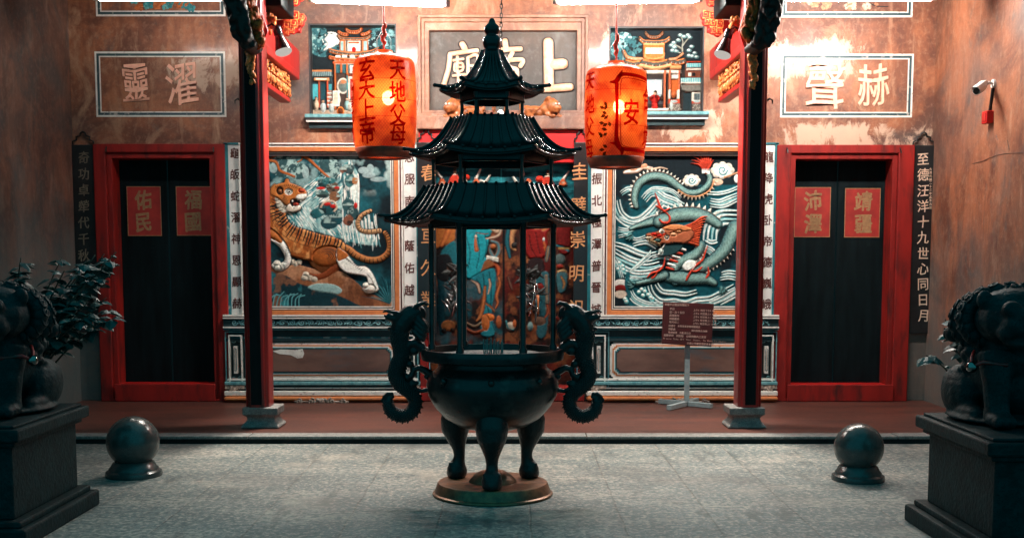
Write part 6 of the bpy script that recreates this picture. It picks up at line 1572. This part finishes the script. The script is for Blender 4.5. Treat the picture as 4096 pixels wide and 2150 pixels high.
row('請遵守 本廟香客參拜時間規定', .12, .555, .056); row('捐獻處', .12, .635, .058); row('請向服務台洽詢', .58, .645, .056); row('敬請留意 勿亂丟垃圾', .12, .712, .056)
row('進殿參拜 請脫鞋 以保持殿內之清潔', .03, .785, .062); row('Please Take Off Your Shoes, To Keep It Clean.', .03, .862, .056, True); row('本廟上帝廟管理委員會啟', .50, .945, .060)
mb.build('lettering', M['signtext'], bd)
p0 = at(2746,1618,10.1); pt = at(2752,1380,10.09)
MB().box(p0.x-.021, p0.x+.021, 10.075, 10.115, PZ+.03, pt.z+.25).build('post', M['steel'], st, bevel=.003)
for ex, ey in ((2679,1642),(2852,1634),(2641,1614),(2803,1606)):
    Yq = 1.275*F/(ey-HOR); e = Vector(((ex-CX)/F*Yq, Yq, PZ)); c = Vector((p0.x, 10.095, PZ)); dr = (e-c).normalized(); sd = Vector((-dr.y,dr.x,0))*.019
    A = c+dr*.026
    MB().add([tuple(v+Vector((0,0,h))) for h in (.002,.042) for v in (A-sd,A+sd,e+sd,e-sd)], [(0,1,2,3),(7,6,5,4),(0,4,5,1),(1,5,6,2),(2,6,7,3),(3,7,4,0)]).build('foot', M['steel'], st, bevel=.003)

# ------------------------------------------------------------------ stone balls
def stone_ball(px, cy, Y, r, label):
    x = X(px, cy, Y); t = thing('stone_ball', label, 'bollard', (x,Y,0), 'stone balls in the courtyard')
    MB().lathe([(r*1.06,0),(r*1.08,.012),(r*1.05,.03),(r*.95,.04),(r*.93,.05),(r*.86,.062),(r*.78,.085),(r*.6,.10)], (x,Y,0), 40).build('ball_foot', M['polished'], t, smooth=False, angle=35)
    MB().ball((x,Y,.062+r*.93), r, None, 48, 28).build('ball', M['polished'], t, smooth=True)
stone_ball(532, 1775, 7.12, .158, 'polished stone ball on a round foot near the shrub and the dark pedestal')
stone_ball(3435, 1800, 6.98, .146, 'polished stone ball on a round foot in front of the brightly lit door frame')

# ------------------------------------------------------------------ guardian lions on pedestals
def pedestal(xi, yb, yf, d, zt, label):
    """xi: inner face of the plinth, yb back, yf front"""
    t = thing('pedestal', label, 'pedestal', (xi+d*.4, (yb+yf)/2, 0), 'stone pedestals of the lions')
    w = .80
    def bx(i, z0, z1, name, bev): return MB().box(xi+d*i, xi+d*(w-i), yf+i, yb-i, z0, z1).build(name, M['darkgranite'], t, bevel=bev)
    bx(0, 0, .085, 'plinth', .012); bx(.035, .0845, .115, 'plinth_step', .008); bx(.085, .115, .46, 'block', .008); bx(.06, .46, .485, 'cornice_step', .006); bx(.03, .485, .545, 'cornice', .010); bx(.06, .545, .56, 'top_slab', .006)
    return t
def lion(cx, cy, z0, d, label):
    """seated lion facing the viewer; d: +1 when its inner flank is towards -x"""
    t = thing('stone_lion', label, 'lion statue', (cx,cy,z0), 'stone guardian lions')
    mb = MB(); I = -d              # inner side direction in x
    def b(x, y, z, rx, ry, rz, nu=14, nv=10): mb.ball((cx+I*x, cy-y, z0+z), (rx,ry,rz), None, nu, nv)
    b(0,0,.02,.25,.30,.03); b(0,-.12,.15,.20,.20,.15); b(0,.03,.24,.17,.20,.18); b(0,.14,.33,.165,.14,.16); b(.0,.10,.18,.13,.16,.16)
    for s in (-1,1):
        b(s*.155,-.10,.13,.085,.16,.13); b(s*.16,.02,.045,.06,.13,.045)
        mb.tube([(cx+s*.12,cy-.20,z0+.34),(cx+s*.125,cy-.235,z0+.20),(cx+s*.125,cy-.245,z0+.10),(cx+s*.125,cy-.25,z0+.04)], [.085,.062,.055,.06], 12)
        b(s*.125,.285,.04,.065,.075,.04)
        for q in range(3): b(s*.125+(q-1)*.035,.335,.035,.02,.03,.028,8,6)
    hx, hy, hz = .03, .20, .49
    b(hx,hy,hz,.19,.17,.125); b(hx,hy+.13,hz-.02,.13,.09,.07); b(hx,hy+.18,hz+.02,.085,.05,.05); b(hx,hy+.12,hz-.10,.11,.08,.03); b(hx,hy-.02,hz+.07,.16,.14,.075)
    for s in (-1,1):
        b(hx+s*.085,hy+.14,hz+.05,.045,.04,.04); b(hx+s*.16,hy+.02,hz+.09,.035,.03,.045); b(hx+s*.04,hy+.215,hz+.025,.02,.018,.016); b(hx+s*.09,hy+.12,hz-.05,.05,.06,.045)
    r = random.Random(7); mm = MB()
    def curl(x, y, z, q):
        c = Vector((cx+I*x, cy-y, z0+z)); mm.ball(c, (q,q*.95,q), None, 12, 9)
        n_ = (c-Vector((cx+I*.02, cy-.10, z0+.42))).normalized(); u_ = n_.orthogonal().normalized(); v_ = n_.cross(u_)
        mm.tube([c+n_*q*.93+ (u_*math.cos(t_*.7)+v_*math.sin(t_*.7))*q*(.75-.055*t_)-n_*q*.25*(.75-.055*t_)**2*1.2 for t_ in range(13)], q*.13, 5)
    for k in range(40):                        # mane curls round the head and down the back
        a = PI*2*k/20; ring = k//20
        curl(.03+.205*math.cos(a+ring*.16), .12-.085*ring, .49+.125*math.sin(a+ring*.16)-.015*ring, .046)
    for k in range(17):
        curl(-.19+.38*(k%6)/5+r.uniform(-.02,.02), -.04-.055*(k//6), .49-.075*(k//6)+r.uniform(-.015,.015), .044)
    for k in range(9):
        curl(.03+(k-4)*.04, .17-.02*abs(k-4), .615-.012*abs(k-4), .034)
    for k in range(9):
        b(.15+.03*math.sin(k), .10-.035*k, .36-.022*k, .042,.034,.034, 9, 7); b(.17, .12-.04*k, .30-.015*k, .035,.026,.026, 9, 7)
    for k in range(7): b(-.02, -.26-.01*k, .20+k*.045, .05+.012*(k%2), .045, .04, 9, 7)
    for k in range(7): b(-.12+.04*k, .265, .30+.012*abs(k-3), .026,.02,.024, 8, 6)
    o = mb.build('body', M['darkgranite'], t, smooth=True); remesh(o, .0085, 1, .4)
    mm.build('mane', M['darkgranite'], t, smooth=True)
    c = (cx+I*.235, cy-.22, z0+.275)
    MB().ball(c, .026, None, 20, 14).build('bell', M['chrome'], t, smooth=True)
    MB().tube([(cx+I*.20,cy-.15,z0+.34),(cx+I*.228,cy-.20,z0+.315),c,(cx+I*.20,cy-.26,z0+.30),(cx+I*.10,cy-.29,z0+.29)], .009, 6).build('bell_ribbon', M['lac'], t, smooth=True)
    return t
pedestal(2.0, 5.90, 4.92, 1, .56, 'dark stone pedestal beside the ball in front of the bright door')
pedestal(-2.235, 6.28, 5.30, -1, .56, 'dark stone pedestal below the leafy shrub')
lion(2.33, 5.55, .56, 1, 'dark seated stone lion with a shiny bell before the brightly lit side wall')
lion(-2.56, 5.90, .56, -1, 'dark seated stone lion with a shiny bell in front of the leafy shrub')

# ------------------------------------------------------------------ shrubs in pots
def leaf_into(mb, c, dr, L_, W_, up):
    dr = dr.normalized(); sd = dr.cross(up); sd = sd.normalized() if sd.length > 1e-4 else Vector((1,0,0)); nn = sd.cross(dr)
    p = [c, c+dr*L_*.35+sd*W_*.5-nn*L_*.02, c+dr*L_*.35-sd*W_*.5-nn*L_*.02, c+dr*L_*.38+nn*W_*.16, c+dr*L_*.72+sd*W_*.36-nn*L_*.10, c+dr*L_*.72-sd*W_*.36-nn*L_*.10, c+dr*L_*.74+nn*W_*.05-nn*L_*.05, c+dr*L_-nn*L_*.20]
    mb.add(p, [(0,1,3),(0,3,2),(1,4,6,3),(3,6,5,2),(4,7,6),(6,7,5)])
def shrub(cx, cy, zt, stems, n, seed, spread, label, extra=()):
    r = random.Random(seed); t = thing('potted_shrub', label, 'shrub', (cx,cy,0))
    MB().lathe([(.13,0),(.15,.02),(.19,.30),(.205,.31),(.205,.35),(.185,.352),(.18,.32),(.02,.31)], (cx,cy,0), 32).build('pot', M['darkgranite'], t, smooth=False, angle=40)
    sm, lm = MB(), MB(); ends = []
    for k in range(stems):
        a = r.uniform(0,2*PI); e = Vector((cx+spread[0]*r.uniform(-1,1), cy+spread[1]*r.uniform(-1,1), zt+spread[2]*r.uniform(-1,1)))
        base = Vector((cx+r.uniform(-.06,.06), cy+r.uniform(-.06,.06), .31)); mid = base.lerp(e,.55)+Vector((0,0,.12))
        q = [Vector(v) for v in spline([base,mid,e],8)]; sm.tube(q, list(np.linspace(.009,.003,len(q))), 5); ends.append(q)
    for p in extra:
        e = Vector(p); base = Vector((cx,cy,.31)); q = [Vector(v) for v in spline([base, base.lerp(e,.55)+Vector((0,0,.1)), e],8)]; sm.tube(q, list(np.linspace(.008,.003,len(q))), 5); ends.append(q)
    for q in ends:
        for j in range(n):
            i = int(len(q)*r.uniform(.55,1.0))-1; c = q[max(1,i)]; a = r.uniform(0,2*PI)
            dr = Vector((math.cos(a), math.sin(a), r.uniform(-.5,.35))); L_ = r.uniform(.06,.105)
            leaf_into(lm, c, dr, L_, L_*r.uniform(.6,.8), Vector((r.uniform(-.3,.3),r.uniform(-.3,.3),1)))
    sm.build('stem', M['stem'], t, smooth=True); lm.build('foliage', M['leaf'], t, smooth=False)
    return t
shrub(-2.95, 6.75, 1.12, 76, 19, 3, (.72,.30,.27), 'leafy potted shrub with glossy leaves behind the lion and the dark door' if False else 'leafy potted shrub with glossy leaves in front of the shaded door',
      [tuple(at(465,1265,6.7)), tuple(at(440,1050,6.8)), tuple(at(425,1190,6.7)), tuple(at(300,1350,6.6)), tuple(at(350,1210,6.6)), tuple(at(380,1020,6.8))])
shrub(2.60, 6.45, .98, 8, 9, 9, (.20,.15,.10), 'small potted shrub mostly hidden behind the stone lion', [tuple(at(3705,1420,6.35)), tuple(at(3780,1275,6.35)), tuple(at(3800,1300,6.3))])

# ------------------------------------------------------------------ camera and red box on the bright side wall
m0 = on_right(3978, 335); cc = thing('security_camera', 'white bullet security camera on the brightly lit side wall', 'security camera', m0)
MB().tube([m0, m0-Vector((.018,0,0))], .034, 18).build('wall_plate', M['whiteplastic'], cc, smooth=False, angle=40)
el = m0+Vector((-.075,-.02,-.005))
MB().tube([m0-Vector((.012,0,0)), m0+Vector((-.045,-.005,.008)), el], .012, 8).build('arm', M['whiteplastic'], cc, smooth=True)
e1, e0 = at(3902,367,m0.y-.16), at(3958,346,m0.y-.02); e0 = Vector((m0.x-.10, m0.y-.03, e0.z)); ax = (e1-e0).normalized(); L_ = .155
MB().tube([e0-ax*.02, e0, e0+ax*L_*.93, e0+ax*L_], [.026,.032,.032,.030], 18).build('body', M['whiteplastic'], cc, smooth=False, angle=40)
MB().tube([e0+ax*L_, e0+ax*(L_+.004)], .025, 16).build('lens', M['blackplastic'], cc)
sd = ax.cross(Vector((0,0,1))).normalized(); nn = sd.cross(ax); h_ = nn*.036
vs = [tuple(e0-ax*.03+sd*s*.034+nn*(.034 if abs(s)<.9 else .015)) for s in (-1,-.6,.6,1)]+[tuple(e0+ax*(L_+.03)+sd*s*.034+nn*(.034 if abs(s)<.9 else .015)) for s in (-1,-.6,.6,1)]
vs += [tuple(Vector(v)+nn*.004) for v in vs]
MB().add(vs, [(0,1,5,4),(1,2,6,5),(2,3,7,6),(8,12,13,9),(9,13,14,10),(10,14,15,11),(0,4,12,8),(3,11,15,7),(0,8,9,1),(1,9,10,2),(2,10,11,3),(4,5,13,12),(5,6,14,13),(6,7,15,14)]).build('sunshield', M['whiteplastic'], cc)
b0 = on_right(3966, 468); al = thing('alarm_box', 'small red box on the wall below the white security camera', 'alarm box', b0)
MB().box(b0.x-.055, b0.x, b0.y-.045, b0.y+.055, b0.z-.05, b0.z+.045).build('box', M['bright_red'], al, bevel=.005)
MB().box(b0.x-.059, b0.x-.054, b0.y-.03, b0.y+.04, b0.z-.035, b0.z+.03).build('cover', M['red'], al, bevel=.002)
MB().tube([b0+Vector((-.012,.01,.045)), m0+Vector((-.012,.0,-.03))], .011, 8).build('shadow_rod', M['iron'], al)  # dark rod standing in for the camera's cast shadow on the wall

# ------------------------------------------------------------------ bunches hung on the painted door
def bunch(px, py, seed, label, accent):
    Yb = YW+.05; c = at(px, py, Yb); t = thing('door_bunch', label, 'hanging bunch', c, 'bunches hung on the painted door'); r = random.Random(seed)
    lm = MB()
    for k in range(46):
        a = Vector((r.uniform(-1,1), r.uniform(-.5,.2), r.uniform(-1.2,.6))); leaf_into(lm, c+Vector((r.uniform(-.05,.05),r.uniform(-.03,.02),r.uniform(-.08,.32))), a, r.uniform(.07,.14), r.uniform(.02,.05), Vector((0,-1,0)))
    lm.build('dark_leaves', M['blackleaf'], t)
    sm = MB()
    for k in range(11):
        a = r.uniform(-.9,.5)*(1 if accent else 1); p = c+Vector((r.uniform(-.07,.07),-.08+r.uniform(-.02,.02),r.uniform(-.13,.08))); q = p+Vector((math.sin(a)*.08,-.01,math.cos(a)*r.uniform(.05,.11)))
        sm.tube([p,(p+q)/2+Vector((.006,-.004,0)),q], [.002,.005,.002], 5)
    for k in range(5): sm.ball(c+Vector((r.uniform(-.08,.06),-.085,r.uniform(-.12,.2))), .007, nu=7, nv=5)
    sm.tube([c+Vector((-.03,-.07,-.13)), c+Vector((.01,-.085,.02)), c+Vector((.03,-.07,.20))], .004, 5)
    sm.build('foil_strip', M['foil'], t, smooth=True)
    if accent:
        MB().tube([c+Vector((.05,-.09,.06)), c+Vector((.052,-.09,0)), c+Vector((.056,-.085,-.11))], [.013,.008,.006], 7).build('orange_tassel', M['orange'], t, smooth=True)
M['blackleaf'] = pm('dried_dark_leaf', (.020,.022,.020), (.012,.013,.013), scale=20, rough=.6)
M['foil'] = pm('silver_foil', (.8,.8,.78), (.7,.7,.68), scale=20, rough=.15, metal=.9)
bunch(1822, 1205, 3, 'dark bunch with silver strips hung on the door leaf with the teal guardian', False)
bunch(2128, 1205, 6, 'dark bunch with silver strips and an orange tassel hung on the red guardian leaf', True)
# ------------------------------------------------------------------ world, camera, render
w = bpy.data.worlds.new('World'); scene.world = w; w.use_nodes = True
bg = w.node_tree.nodes['Background']; bg.inputs['Color'].default_value = (.05,.75,.92,1); bg.inputs['Strength'].default_value = .44
cam = bpy.data.cameras.new('camera'); co = bpy.data.objects.new('camera', cam); COL.objects.link(co)
co.location = (0,0,H); co.rotation_euler = (PI/2-TH, 0, 0)
cam.sensor_width = 36; cam.lens = 36*F/4096; cam.shift_y = (CY-1075)/4096; cam.clip_end = 200; cam.clip_start = .05
scene.camera = co
scene.view_settings.view_transform = 'Standard'; scene.view_settings.look = 'None'; scene.view_settings.exposure = EXPOSURE; scene.view_settings.gamma = 1
scene.render.engine = 'CYCLES'
scene.cycles.use_denoising = True
scene.cycles.max_bounces = 6; scene.cycles.diffuse_bounces = 3; scene.cycles.glossy_bounces = 3; scene.cycles.transmission_bounces = 4; scene.cycles.transparent_max_bounces = 6
scene.cycles.caustics_reflective = False; scene.cycles.caustics_refractive = False; scene.cycles.sample_clamp_indirect = 4
for o in list(scene.objects):
    if '_w' in o: del o['_w']
